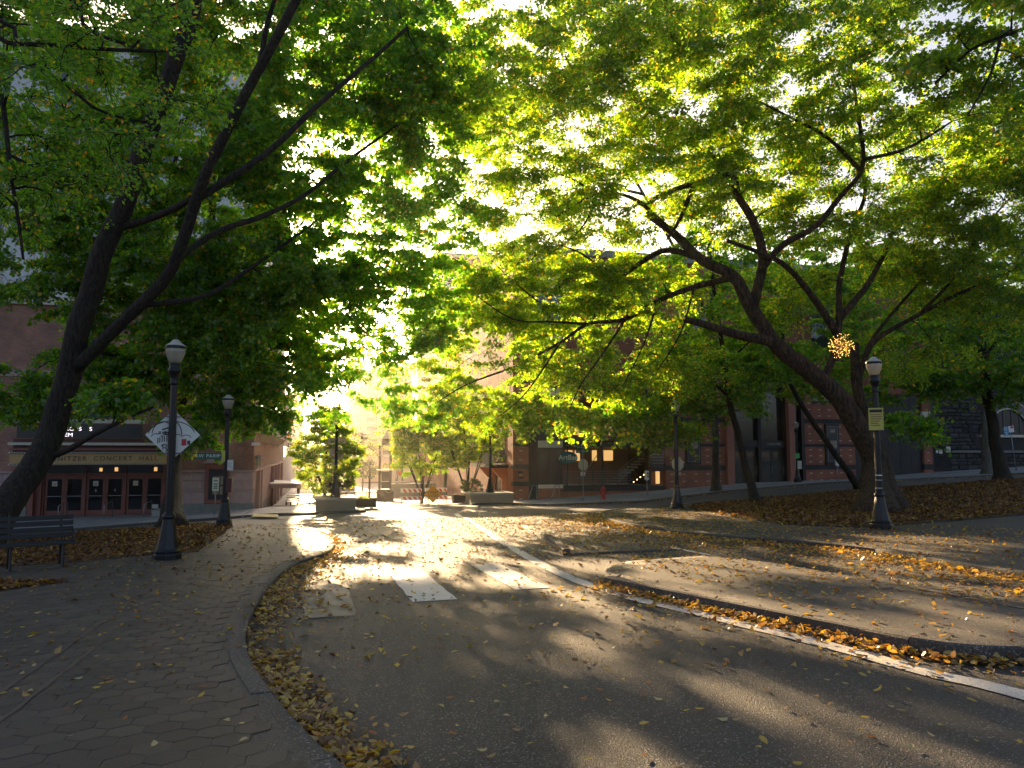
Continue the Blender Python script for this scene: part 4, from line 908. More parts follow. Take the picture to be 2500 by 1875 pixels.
# ------------------------------------------------------------------ planters, barricades and things in the closed street
for nm, c, w_, d_, h_, lb in (('planter', planter_l, .95, 1.6, .60, 'low square concrete planter with a leafy tree, left of the closed street'), ('planter', planter_r, 1.25, 1.5, .55, 'low concrete planter with shrubs, right of the closed street')):
    o = empty('concrete_planter', (c.x, c.y + .5, c.z), label=lb, cat='planter', group='concrete planters at the street mouth')
    MB().box(-w_, w_, -d_ + .45, d_, -.2, h_ - .12).build('wall', 'planter_aggregate', o, bevel=.02); MB().box(-w_ - .06, w_ + .06, -d_ + .39, d_ + .06, h_ - .118, h_).build('cap', 'concrete', o, bevel=.02)
    MB().box(-w_ + .3, w_ - .3, 0, d_ - .3, h_ - .05, h_ + .02).build('soil', 'soil', o)
for x, y, rz, lb in ((2.75, 41.0, .05, 'dark rectangular planter box with low plants beside the left planter'), (8.55, 44.2, 0, 'dark rectangular planter box beside the right planter')):
    o = empty('planter_box', (x, y, gz(x, y) + .02), rz, label=lb, cat='planter', group='dark planter boxes across the closed street')
    m = MB(); m.box(-.55, .55, -.3, -.24, .06, .52); m.box(-.55, .55, .24, .3, .06, .52); m.box(-.55, -.49, -.24, .24, .06, .52); m.box(.49, .55, -.24, .24, .06, .52); m.box(-.49, .49, -.24, .24, .06, .4); m.build('trough', 'planter_black', o)
    MB().box(-.57, -.2, -.33, -.22, .5, .56).build('rim', 'steel_black', o); MB().box(.2, .57, -.33, -.22, .5, .56).build('rim', 'steel_black', o)
    for xx in (-.25, .22): MB().box(xx, xx + .16, -.34, -.29, .0, .09).build('foot', 'white_paint', o)
def barricade(x, y, rz, lb):
    o = empty('barricade', (x, y, gz(x, y) + .02), rz, label=lb, cat='barricade', group='red and white street barricades')
    for yy, zz, tl in ((-.28, .72, -.1), (-.36, .28, -.1), (.28, .72, .1)):
        b = MB().box(-.62, .62, yy, yy + .03, zz, zz + .22).build('board', 'barrier_white', o)
        for k in range(4):
            xx = -.52 + .3 * k; MB().prism([(xx, yy - .004, zz + .21), (xx + .15, yy - .004, zz + .21), (xx + .27, yy - .004, zz + .01), (xx + .12, yy - .004, zz + .01)], (0, .002, 0)).build('stripe', 'barrier_red', b)
    for xx in (-.55, .55):
        MB().tube([(xx, -.42, 0), (xx, 0, .98)], .02, 6).build('leg', 'steel_grey', o); MB().tube([(xx, .42, 0), (xx, 0, .98)], .02, 6).build('leg', 'steel_grey', o)
barricade(5.75, 45.6, -.08, 'left red and white striped barricade, beside the kiosk'); barricade(7.3, 46.0, .1, 'red and white barricade behind the STREET CLOSED sign')
sc_ = empty('street_closed_sign', (6.98, 45.1, gz(6.98, 45.1) + .02), -.05, label='orange diamond STREET CLOSED sign on folding legs', cat='sign')
MB().prism([(.52, 0, .60), (0, 0, 1.12), (-.52, 0, .60), (0, 0, .08)], (0, .02, 0)).build('plate', 'sign_orange', sc_)
m = MB(); m.tube([(.49, -.004, .60), (0, -.004, 1.09), (-.49, -.004, .60), (0, -.004, .11), (.49, -.004, .60)], .008, 4); m.build('border', 'graffiti_black', sc_)
text('lettering', 'STREET', 'graffiti_black', sc_, (0, -.006, .69), .20, ext=.002); text('lettering', 'CLOSED', 'graffiti_black', sc_, (0, -.006, .49), .20, ext=.002)
for xx in (-.35, .35): MB().tube([(xx, .35, 0), (xx * .3, .05, .75)], .018, 6).build('leg', 'steel_grey', sc_); MB().tube([(xx, -.3, 0), (xx * .3, .03, .2)], .018, 6).build('leg', 'steel_grey', sc_)
MB().lathe([(.0, -.04), (.03, 0), (0, .04)], (.8, .1, .5), 6).build('marker', 'barrier_white', sc_)
kx, ky = 5.6, 61.; kz = gz(kx, ky) + .012
ki = empty('kiosk', (kx, ky, kz), label='tall black steel frame kiosk with notice panels in the closed street', cat='kiosk')
for x, y in ((-.42, -.42), (.42, -.42), (-.42, .42), (.42, .42)): MB().tube([(x, y, 0), (x, y, 4.4)], .06, 6).build('post', 'steel_black', ki)
MB().box(-.62, .62, -.62, .62, 2.42, 2.52).build('canopy', 'far_white', ki); MB().box(-.6, .6, -.6, .6, 0, .95).build('plinth', 'steel_black', ki)
for z0, z1 in ((1.0, 1.55), (1.6, 2.35)): MB().box(-.32, .32, -.46, -.44, z0, z1).build('panel', 'poster_dark', ki)
for z in (3.6, 4.0): MB().box(-.5, .5, -.5, .5, z, z + .06).build('ring', 'steel_grey', ki)
MB().box(-.3, .3, -.3, .3, 4.4, 4.9).build('lantern', 'steel_black', ki); MB().prism([(-.3, 0, 4.9), (.35, 0, 4.95), (.1, 0, 5.6)], (0, .1, 0)).build('vane', 'far_white', ki)
fn = empty('low_railing', (2.6, 60, gz(2.6, 60)), label='low black railing running left of the kiosk', cat='railing')
MB().box(-2.6, 2.4, 0, .06, .78, .86).build('rail', 'steel_black', fn)
for x in np.arange(-2.5, 2.5, .8): MB().box(x, x + .06, 0, .06, -.1, .8).build('post', 'steel_black', fn)
ch_ = empty('chain_fence', (5.6, 54.5, gz(5.6, 54.5)), label='row of thin posts with hanging chain before the kiosk', cat='fence')
for x in (-.6, 0, .6): MB().tube([(x, 0, -.05), (x, 0, .95)], .03, 8).build('post', 'steel_black', ch_)
for x in (-.6, 0): MB().tube([(x + .6 * k / 6, 0, .9 - .9 * (k / 6) * (1 - k / 6)) for k in range(7)], .018, 5).build('chain', 'steel_grey', ch_)
tl = empty('twin_globe_lamp', (5.2, 72, gz(5.2, 72)), label='twin globe lamp post behind the kiosk', cat='street lamp')
MB().tube([(0, 0, 0), (0, 0, 3.5)], [.12, .06], 8).build('post', 'lamp_black', tl)
for x in (-.45, .45): MB().tube([(0, 0, 3.3), (x * .6, 0, 3.2), (x, 0, 3.5)], .035, 6).build('arm', 'lamp_black', tl); MB().lathe([(.08, 3.5), (.22, 3.7), (.24, 3.95), (.12, 4.15), (.02, 4.25)], (x, 0, 0), 14).build('globe', 'milk_glass', tl, smooth=True)
sg_ = post_thing('pedestrian_signal', 9.6, 84, 'signal post with a lit red hand far down the street', 'signal', 3.2, .06, 0, 'steel_black')
MB().box(-.5, -.08, -.15, .1, 2.2, 2.75).build('housing', 'lamp_black', sg_); MB().box(-.45, -.13, -.16, -.151, 2.25, 2.7).build('lens', 'barrier_red', sg_); MB().box(.1, .5, -.04, -.02, 1.8, 2.4).build('plate', 'paper', sg_)
pw = empty('planter_wall', (9.5, 76, gz(9.5, 76)), label='long low grey wall with pale rail beyond the kiosk', cat='wall')
MB().box(-2.4, 2.6, 0, .5, -.3, 1.3).build('wall', 'grey_plinth', pw); MB().tube([(-2.0, -.1, 1.5), (2.2, -.1, 1.45)], .09, 8).build('rail', 'far_white', pw)
cr = empty('parked_car', (3.4, 80, gz(3.4, 80)), R(90), label='pale blue car parked far down the closed street', cat='car')
MB().prism([(-2.1, -.85, .35), (2.1, -.85, .35), (2.15, -.85, .75), (1.3, -.85, .95), (.7, -.85, 1.45), (-1.1, -.85, 1.48), (-1.9, -.85, 1.0), (-2.15, -.85, .8)], (0, 1.7, 0)).build('body', 'car_blue', cr, bevel=.06)
MB().prism([(1.15, -.7, 1.0), (.66, -.7, 1.42), (.68, -.7, 1.46), (1.25, -.7, 1.0)], (0, 1.4, 0)).build('windscreen', 'window_glass', cr); MB().prism([(-1.95, -.7, 1.02), (-1.16, -.7, 1.46), (-1.12, -.7, 1.50), (-2.02, -.7, 1.02)], (0, 1.4, 0)).build('rear_window', 'window_glass', cr)
for s in (-.86, .82): MB().prism([(1.0, s, .98), (.62, s, 1.38), (-1.0, s, 1.4), (-1.6, s, 1.0)], (0, .04, 0)).build('side_window', 'window_glass', cr)
for x in (-1.35, 1.35):
    for y in (-.88, .7): wv = MB().tube([(x, y, .33), (x, y + .18, .33)], .33, 16).build('wheel', 'tyre', cr)
for k, (x, y, s) in enumerate(((-.6, 58, 1.0), (-1.0, 61, 1.0))):
    o = empty('picnic_bench', (x, y, gz(x, y)), label=['low dark outdoor seating step beside the hall, nearer one', 'low dark outdoor seating step beside the hall, farther one'][k], cat='bench', group='seating steps beside the hall')
    for j in range(4): MB().box(-.9, .9, j * .35, j * .35 + .28, .2 + .17 * j, .25 + .17 * j).build('tread', 'steel_black', o)
    MB().box(-.9, -.82, 0, 1.3, 0, .3).build('side', 'steel_black', o); MB().box(.82, .9, 0, 1.3, 0, .3).build('side', 'steel_black', o)

# ------------------------------------------------------------------ trees
SHAPES = {'maple': np.array([(0, 0, 0), (.46, .46, .10), (0, 1.0, -.08), (-.46, .46, .10)], float),
          'oval': np.array([(0, 0, 0), (.29, .44, .08), (0, 1.0, -.08), (-.29, .44, .08)], float),
          'fallen': np.array([(0, 0, 0), (.24, .22, .06), (.27, .60, .05), (0, 1.0, -.04), (-.27, .60, .05), (-.24, .22, .06)], float)}
def leaf_mesh(name, pos, nrm, dirs, size, shape, mat, curl=None):
    n = len(pos); S_ = SHAPES[shape]; k = len(S_)
    nrm = nrm / np.linalg.norm(nrm, axis=1, keepdims=True)
    dirs = dirs - nrm * np.sum(dirs * nrm, axis=1, keepdims=True); dirs /= np.linalg.norm(dirs, axis=1, keepdims=True) + 1e-9
    side = np.cross(dirs, nrm); cz = S_[None, :, 2] * (1 if curl is None else curl[:, None])
    V = pos[:, None, :] + size[:, None, None] * (side[:, None, :] * S_[None, :, 0, None] + dirs[:, None, :] * S_[None, :, 1, None] + nrm[:, None, :] * cz[:, :, None])
    F = np.array([(0, j, j + 1) for j in range(1, k - 1)]); nf = len(F); F = (np.arange(n)[:, None, None] * k + F[None]).reshape(-1)
    me = bpy.data.meshes.new(name); me.vertices.add(n * k); me.vertices.foreach_set('co', V.reshape(-1).astype(np.float32))
    me.loops.add(n * nf * 3); me.loops.foreach_set('vertex_index', F.astype(np.int32))
    me.polygons.add(n * nf); me.polygons.foreach_set('loop_start', np.arange(0, n * nf * 3, 3, dtype=np.int32)); me.polygons.foreach_set('loop_total', np.full(n * nf, 3, np.int32))
    me.materials.append(MATS[mat]); me.update(calc_edges=True); return me
def vv(p): return np.array((p.x, p.y, p.z))
RT, HZ = vv(_rt), vv(_hz)
NLEAF = 0
def tree(name, label, cat, limbs, crown, leaf='maple', lmat='leaf_maple', bark='bark_maple', lsize=.12, nl=230, crad=.85, base=None, group=None, droop=.25, tw=5, flare=1.35, seed=1, twig=True, dens=1.3):
    """limbs: [([(px,py,D)..], r0, r1)], the first is the trunk; crown: [(px,py,D,rx,ry,rz,clusters)]"""
    global NLEAF
    rg = np.random.default_rng(seed); random.seed(seed)
    root_p = limbs[0][0][0]; root_p = root_p if isinstance(root_p, Vector) else at(*root_p)
    g0 = gz(root_p.x, root_p.y)
    root = empty(name, (0, 0, 0), label=label, cat=cat, group=group)
    nodes_p, nodes_r = [], []
    for li, (pts, r0, r1) in enumerate(limbs):
        W = [q if isinstance(q, Vector) else at(*q) for q in pts]
        if li == 0: W = [Vector((W[0].x, W[0].y, g0 - .15))] + W
        P = resample(W, .3); L = len(P); m = MB(); rad = []
        for i, q in enumerate(P):
            t = i / max(1, L - 1); r = r0 + (r1 - r0) * t ** .85
            if li == 0:
                hh = q.z - g0; r *= 1 + flare * .55 * math.exp(-max(0, hh) / .35)
            wob = Vector((math.sin(i * .7 + li), math.cos(i * .9 + li * 2), 0)) * r * .10 * (0 if li == 0 and i < 4 else 1)
            P[i] = q + wob; rad.append(r); nodes_p.append(vv(P[i])); nodes_r.append(r)
        m.tube(P, rad, 14 if r0 > .2 else 8, rough=.10)
        m.build('trunk' if li == 0 else 'limb', bark, root, smooth=True)
    # branches towards leaf clusters
    cl = []
    for (px, py, D, rx, ry, rz, n) in crown:
        c = vv(px if isinstance(px, Vector) else at(px, py, D)); k = 0; n = int(n * dens * (1.85 if not isinstance(px, Vector) and py < 700 and D < 31.5 else 1.0))
        while k < n:
            v = rg.normal(size=3); v /= np.linalg.norm(v); v *= rg.uniform(.25, 1) ** .5
            cl.append(c + RT * v[0] * rx + HZ * v[1] * ry + np.array((0, 0, 1)) * v[2] * rz); k += 1
    cl = np.array(cl); br = MB(); tws = MB()
    NP = np.array(nodes_p); NR = np.array(nodes_r)
    up_ok = NP[:, 2] > g0 + (1.8 if NP[:, 2].max() > g0 + 3 else 0.0)
    d0 = np.array([np.min(np.linalg.norm(NP[up_ok] - c, axis=1)) for c in cl]); order = np.argsort(d0)
    live_p = np.zeros((len(NP) + 10 * len(cl), 3)); live_r = np.zeros(len(live_p)); nn_ = int(up_ok.sum()); live_p[:nn_] = NP[up_ok]; live_r[:nn_] = NR[up_ok]
    pos, nrm, dr, sz = [], [], [], []
    for ci in order:
        c = cl[ci]; A_ = live_p[:nn_]; dd = np.linalg.norm(A_ - c, axis=1) + .5 * np.maximum(0, A_[:, 2] - c[2]); k = int(np.argmin(dd)); s = A_[k].copy(); L = np.linalg.norm(c - s)
        if L > .25:
            out = (c - s) / L; mid = s + (c - s) * .5 + np.array((0, 0, 1)) * L * .16 + rg.normal(size=3) * L * .09
            n = max(3, min(9, int(L / .35))); r0 = min(live_r[k] * .75, .014 + .017 * L); P = []
            for j in range(n + 1):
                t = j / n; q = s * (1 - t) ** 2 + 2 * mid * t * (1 - t) + c * t * t; P.append(q + rg.normal(size=3) * .03 * (0 < j < n))
            rr_ = [r0 + (.010 - r0) * (j / n) for j in range(n + 1)]
            br.tube(P, rr_, 5, cap=False)
            for j in range(1, n + 1): live_p[nn_] = P[j]; live_r[nn_] = rr_[j]; nn_ += 1
        else: out = np.array((0, 0, 1.))
        # sprays
        per = nl // tw
        for t_ in range(tw):
            a = rg.uniform(0, 2 * np.pi); h = out * .6 + np.array((math.cos(a), math.sin(a), rg.uniform(-.9, .6))); h /= np.linalg.norm(h)
            Ls = crad * rg.uniform(.75, 1.35); tt = rg.uniform(.08, 1, per); org = c - h * crad * .25
            sd = np.cross(h, (0, 0, 1)); sd /= np.linalg.norm(sd) + 1e-9; upv = np.cross(sd, h); upv *= np.sign(upv[2] + 1e-9)
            wv = rg.normal(size=per) * crad * .26 * (1.1 - .6 * tt)
            p = org + h * (tt * Ls)[:, None] + sd * wv[:, None] + upv * (rg.normal(size=per) * .05)[:, None]; p[:, 2] -= droop * (tt ** 2) * Ls + .12 * np.abs(wv)
            pos.append(p); n_ = upv * .8 + rg.normal(size=(per, 3)) * .75; nrm.append(n_)
            dv = h[None] * .7 + sd[None] * np.sign(wv)[:, None] * .8 + rg.normal(size=(per, 3)) * .35; dv[:, 2] -= .35; dr.append(dv); sz.append(lsize * rg.uniform(.5, 1.4, per))
            if twig: tws.tube([org, org + h * Ls * .5 - np.array((0, 0, droop * .25 * Ls)), org + h * Ls - np.array((0, 0, droop * Ls))], [.009, .006, .003], 3, cap=False)
    if len(br.v): br.build('branches', bark, root, smooth=True, kind='stuff')
    if twig: tws.build('twigs', bark, root, kind='stuff')
    pos = np.concatenate(pos); NLEAF += len(pos)
    me = leaf_mesh('crown', pos, np.concatenate(nrm), np.concatenate(dr), np.concatenate(sz), leaf, lmat)
    tag(add(bpy.data.objects.new('crown', me), root), kind='stuff'); return root
def ground_at(px, py, lift=.1): return onground(px, py, lift)

tL1 = Vector((-8.2, 22.5, gz(-8.2, 22.5) + .1))
tree('maple_tree', 'big dark maple with leaning forked trunk behind the bench at far left', 'tree',
    [([tL1, (105, 950, 21.8), (158, 760, 21.6), (213, 570, 21.4), (268, 440, 21), (340, 235, 20.4), (405, 60, 20), (430, -60, 19.6)], .42, .19),
     ([(168, 790, 21.6), (290, 670, 21), (372, 580, 20.6), (420, 440, 20), (480, 300, 19.4), (560, 150, 18.8), (640, 0, 18.2), (690, -90, 18)], .20, .11),
     ([(425, 430, 20), (520, 370, 20.3), (600, 310, 20.8), (700, 215, 21.2), (790, 140, 21.6), (880, 60, 22)], .11, .05),
     ([(232, 500, 21.2), (330, 470, 21), (415, 430, 20.2)], .11, .09),
     ([(385, 560, 20.6), (470, 500, 21.4), (560, 470, 22), (660, 420, 23), (760, 340, 24), (860, 270, 25)], .10, .04),
     ([(300, 660, 21), (440, 640, 22.5), (540, 580, 24), (680, 480, 25.5), (780, 400, 27)], .09, .03),
     ([(560, 150, 18.8), (575, 60, 18.6), (600, -20, 18.2)], .08, .05),
     ([(112, 985, 21.7), (150, 970, 21.2), (205, 938, 20.4), (270, 905, 19.6), (330, 880, 19.2)], .10, .03)],
    [(250, 60, 24.9, 4.4, 2.6, 2.6, 36), (520, 60, 24.4, 4.2, 3, 2.6, 38), (760, 120, 24.4, 3.4, 3.5, 2.2, 34), (120, 260, 25.9, 3.4, 2.4, 2.8, 26), (430, 320, 25.2, 3.8, 2.4, 2.2, 28),
     (660, 330, 25.4, 3.4, 2.8, 2.0, 32), (560, 560, 25.9, 3.4, 2.6, 1.8, 30), (300, 620, 25.9, 3.4, 2.2, 1.6, 22), (690, 640, 27, 2.4, 2.6, 1.4, 16), (80, 560, 26.4, 2.4, 2.0, 2.2, 14),
     (275, 868, 19.5, 1.2, 1.0, .4, 6), (880, 380, 27, 2.2, 2.6, 1.3, 12), (850, 60, 25, 2.2, 2.4, 1.4, 10), (960, 170, 26, 2.0, 2.4, 1.4, 10), (960, 470, 29, 2.0, 2.4, 1.2, 10), (840, 190, 25, 2.2, 2.6, 1.4, 12), (830, 560, 27, 2.2, 2.4, 1.1, 12), (860, 800, 31, 1.8, 1.6, .8, 5), (960, 600, 31, 2.0, 2.0, 1.0, 10), (740, 880, 31, 1.3, 1.2, .5, 3), (900, 880, 33, 1.6, 1.4, .5, 8), (760, 430, 26.4, 2.2, 2.4, .9, 8), (900, 250, 25.9, 2.0, 2.6, 1.2, 13), (640, 820, 28, 1.6, 1.6, .6, 6), (780, 760, 29, 1.8, 1.8, .8, 5), (900, 690, 29.5, 2.0, 2.0, 1.1, 11), (190, 440, 24.9, 2.6, 2, 1.6, 14), (470, 740, 26.4, 2.6, 2, 1.3, 16)], nl=285, lsize=.128, seed=11)
tL2 = onground(372, 1139, .1)
tree('maple_tree', 'maple with straight mossy trunk behind the near left lamp', 'tree',
    [([tL2, (376, 1000, 30.6), (385, 900, 30.4), (405, 760, 30.2), (435, 620, 30), (455, 500, 29.8), (460, 380, 29.6)], .36, .12),
     ([(388, 880, 30.4), (360, 700, 30.6), (342, 560, 30.6), (360, 440, 30.6), (385, 320, 30.4), (415, 230, 30.2), (445, 110, 30)], .16, .06),
     ([(395, 830, 30.3), (470, 740, 30.6), (560, 680, 31), (660, 600, 31.5), (740, 560, 32)], .12, .05),
     ([(392, 860, 30.3), (300, 790, 29), (200, 760, 28), (110, 780, 27.4)], .12, .05),
     ([(405, 760, 30.2), (500, 800, 29.6), (590, 810, 29)], .08, .03)],
    [(450, 480, 30.5, 4.5, 4, 3.2, 40), (330, 700, 30, 4.5, 3.5, 2.0, 36), (520, 690, 30.5, 3.8, 3.5, 2.0, 36), (420, 830, 29.5, 3.6, 3, 1.2, 30), (200, 820, 28.5, 3.2, 2.5, 1.3, 26), (600, 780, 30, 2.2, 2.5, 1.3, 17),
     (690, 620, 32, 2.4, 3, 1.8, 17), (60, 860, 28, 2.0, 2, .7, 10), (400, 930, 28, 1.8, 1.6, .4, 6), (540, 890, 29, 1.6, 1.5, .5, 12), (740, 770, 33, 1.7, 2, 1.2, 8)], nl=280, lsize=.142, seed=12)
tree('maple_tree', 'tree at the left edge with dark branches reaching in overhead', 'tree',
    [([Vector((-10.2, 10.0, gz(-10.2, 10) + .1)), Vector((-10.0, 10.2, 3.2)), Vector((-9.3, 10.6, 5.4)), Vector((-8.6, 11, 7.4)), Vector((-8.2, 11.4, 9.5))], .34, .15),
     ([Vector((-9.2, 10.7, 5.6)), (-60, 60, 12.6), (0, 90, 12.8), (120, 98, 13), (250, 108, 13.4), (380, 110, 13.8)], .09, .03),
     ([Vector((-9.0, 10.8, 6.0)), (-40, 40, 12.4), (40, 120, 12.4), (140, 180, 12.8), (215, 240, 13), (320, 265, 13.4)], .08, .02),
     ([Vector((-8.8, 10.9, 6.8)), (80, -20, 12.6), (190, 65, 12.8), (290, 100, 13.2)], .08, .03),
     ([(-20, 140, 12.4), (5, 220, 12), (20, 350, 11.8), (42, 490, 11.8), (50, 560, 11.8)], .055, .02),
     ([(12, 330, 11.8), (70, 360, 12), (130, 400, 12.3)], .03, .012)],
    [(60, 40, 12.5, 2.0, 1.8, .8, 11), (250, 60, 13.2, 2.0, 1.8, .9, 9), (330, 200, 13.5, 1.6, 1.5, .7, 5), (60, 230, 12.2, 1.3, 1.4, .8, 9), (40, 420, 12, .8, 1.0, .8, 5), (180, 330, 12.8, 1.3, 1.2, .6, 7)], nl=170, crad=.6, lsize=.085, leaf='oval', dens=1.1, seed=13)

tR1 = onground(1893, 1106, .1)
tree('elm_tree', 'large leaning elm with sinuous limbs beside the right lamp', 'tree',
    [([tR1, (1888, 1010, 26.6), (1858, 930, 26.4), (1808, 855, 26.2), (1745, 800, 26), (1668, 735, 25.8), (1618, 655, 25.6), (1585, 600, 25.6), (1515, 560, 26), (1450, 500, 26.4), (1395, 460, 26.8)], .50, .12),
     ([(1680, 740, 25.8), (1590, 722, 25.2), (1520, 700, 24.6), (1480, 690, 24.2)], .20, .11),
     ([(1625, 660, 25.6), (1648, 570, 25.4), (1628, 480, 25), (1592, 420, 24.8), (1580, 375, 24.6), (1500, 396, 25), (1430, 420, 25.4), (1400, 440, 25.6)], .20, .07),
     ([(1640, 590, 25.4), (1690, 530, 25), (1760, 490, 24.6), (1815, 425, 24.4), (1860, 370, 24.2), (1862, 300, 24), (1850, 225, 23.8), (1835, 120, 23.6)], .13, .04),
     ([(1775, 825, 26.2), (1800, 770, 26.4), (1812, 700, 26.6), (1815, 600, 26.6), (1842, 490, 26.4), (1868, 420, 26.2), (1860, 330, 26)], .15, .05),
     ([(1812, 690, 26.6), (1870, 620, 27), (1905, 560, 27.4), (1930, 500, 27.8), (1980, 460, 28)], .14, .05),
     ([(1808, 720, 26.6), (1740, 620, 26), (1690, 570, 25.4), (1640, 545, 24.8), (1570, 520, 24.4)], .15, .06),
     ([(1515, 560, 26), (1440, 540, 26.6), (1380, 570, 27.2), (1330, 600, 28), (1260, 590, 28.6), (1180, 640, 29.2)], .13, .04),
     ([(1580, 600, 25.6), (1500, 620, 26.6), (1420, 650, 27.4), (1350, 690, 28), (1270, 700, 28.8), (1210, 740, 29.4), (1120, 790, 30)], .13, .04),
     ([(1450, 500, 26.4), (1370, 430, 27), (1290, 420, 27.4), (1200, 470, 28)], .10, .03),
     ([(1500, 396, 25), (1470, 470, 25.6), (1440, 520, 26.2)], .09, .05),
     ([(1860, 370, 24.2), (1790, 300, 24.6), (1700, 250, 25), (1620, 210, 25.2)], .08, .03),
     ([(1862, 345, 24), (1960, 320, 24), (2060, 260, 24)], .07, .03),
     ([(1350, 690, 28), (1305, 760, 27.6), (1255, 830, 27.6), (1230, 885, 27.8)], .055, .016), ([(1420, 650, 27.4), (1392, 740, 27), (1345, 835, 27.2)], .05, .015), ([(1500, 620, 26.6), (1470, 720, 26.4), (1420, 800, 26.6)], .05, .015),
     ([(1270, 700, 28.8), (1190, 695, 28.2), (1110, 690, 28.2), (1030, 640, 28.6)], .06, .016), ([(1330, 600, 28), (1240, 540, 27.4), (1150, 520, 27.6)], .055, .016), ([(1290, 420, 27.4), (1220, 380, 27), (1120, 360, 27.2)], .05, .015),
     ([(1210, 740, 29.4), (1135, 850, 28.8), (1070, 905, 29)], .05, .015), ([(1120, 790, 30), (1010, 830, 29.6), (940, 872, 30)], .05, .015), ([(1160, 650, 28.4), (1100, 600, 28.2), (1060, 560, 28.4)], .035, .012), ([(1290, 430, 27.2), (1250, 500, 26.8), (1170, 560, 27)], .04, .012)],
    [(1180, 400, 28.5, 2.8, 3, 1.6, 26), (1300, 270, 27, 3.4, 3.5, 1.8, 32), (1480, 210, 25.5, 3.4, 3.5, 1.8, 32), (1700, 180, 24.5, 3.4, 3.5, 2.0, 34), (1900, 200, 24, 3.2, 3.5, 1.8, 24), (1750, 20, 24, 3.4, 3, 1.8, 20), (1560, 60, 25, 2.6, 3, 1.4, 16), (2060, 330, 25, 3.0, 3, 1.8, 26),
     (1420, 400, 26.5, 3.0, 3, 1.6, 26), (1260, 560, 28.5, 3.0, 3, 1.5, 26), (1130, 640, 30, 2.4, 2.6, 1.3, 20), (1380, 640, 28.5, 2.6, 2.6, 1.2, 20), (1170, 790, 30.5, 2.2, 2.2, .9, 15), (1330, 800, 30, 2.4, 2.2, 1.0, 24),
     (1480, 780, 29.5, 2.0, 2.0, 1.0, 16), (1600, 440, 26, 2.4, 2.4, 1.2, 12), (1780, 450, 26.5, 2.6, 2.4, 1.4, 14), (1960, 500, 27.5, 2.8, 2.6, 1.4, 20), (1080, 500, 31, 2.0, 2.2, 1.2, 9), (1060, 330, 28, 2.0, 2.4, 1.2, 9), (1100, 180, 26, 2.4, 2.4, 1.4, 11), (1250, 120, 25.5, 2.4, 2.4, 1.4, 11), (1400, 60, 25, 2.4, 2.4, 1.4, 10), (1560, 350, 27.5, 2.0, 1.8, .9, 7), (1050, 720, 32, 1.8, 1.8, .9, 5), (980, 780, 33, 1.8, 1.8, .8, 5), (1050, 880, 34, 2.2, 1.8, .8, 9), (1700, 640, 28.5, 2.4, 2, 1.2, 10), (1690, 380, 27.5, 2.0, 1.8, 1.0, 9), (1800, 330, 27, 1.8, 1.8, .9, 7)],
    leaf='oval', lmat='leaf_elm', bark='bark_elm', nl=280, lsize=.12, seed=21)
tR2 = onground(1932, 1100, .1)
tree('elm_tree', 'dark elm trunk just behind the leaning elm, limb reaching right', 'tree',
    [([tR2, (1912, 1020, 28), (1890, 950, 28), (1862, 880, 28), (1850, 820, 28), (1846, 740, 28.4)], .34, .16),
     ([(1850, 830, 28), (1880, 750, 28), (1920, 715, 28), (1985, 680, 27.8), (2060, 640, 27.5), (2140, 605, 27.2), (2230, 560, 27)], .12, .04),
     ([(1855, 830, 28), (1880, 740, 28.5), (1960, 640, 29), (2040, 560, 29), (2130, 520, 29)], .09, .03),
     ([(1985, 680, 27.8), (2060, 600, 27.4), (2120, 500, 27), (2180, 430, 26.6)], .07, .03)],
    [(2050, 560, 28.5, 3.2, 3, 1.6, 26), (2180, 620, 27.5, 2.6, 2.6, 1.4, 20), (2120, 430, 27, 3, 3, 1.8, 28), (1950, 760, 30, 2.4, 2.2, .9, 12), (2190, 300, 25, 2.4, 2.4, 1.6, 18)],
    leaf='oval', lmat='leaf_elm', bark='bark_elm', nl=270, lsize=.12, seed=22)
tR3 = onground(1856, 1052, .1)
tree('street_tree', 'thin dark leaning trunk seen left of the elm base', 'tree',
    [([tR3, (1825, 1010, 37), (1790, 960, 37), (1745, 895, 37), (1705, 820, 37), (1690, 720, 37), (1700, 600, 37)], .20, .07)],
    [(1780, 560, 38, 4, 3, 2.0, 24), (1700, 640, 37, 3.6, 3, 2.6, 30), (1640, 780, 37, 3.0, 2.5, 1.4, 24), (1790, 780, 38, 2.8, 2.5, 1.3, 22)], nl=220, lsize=.15, crad=.95, seed=23)
tR4 = onground(1632, 1086, .1)
tree('street_tree', 'slender leaning tree between the leaf-bed lamp and the elm', 'tree',
    [([tR4, (1612, 1010, 33), (1592, 930, 33), (1573, 850, 33), (1562, 760, 33), (1545, 650, 33), (1530, 520, 33)], .19, .06),
     ([(1575, 860, 33), (1500, 790, 33.5), (1430, 760, 34)], .06, .02), ([(1566, 790, 33), (1640, 720, 33.5), (1700, 690, 34)], .06, .02)],
    [(1560, 560, 35, 3.4, 2.6, 1.6, 16), (1540, 640, 33.5, 3.2, 3, 2.2, 28), (1480, 790, 33.5, 2.6, 2.4, 1.2, 22), (1620, 780, 34, 2.6, 2.4, 1.3, 22), (1560, 860, 33.5, 2.2, 2, .8, 16), (1400, 870, 33.5, 1.7, 1.6, .7, 14)], nl=230, lsize=.14, crad=.9, seed=24)
p5 = face_pt(1547, 1055, 42.2)
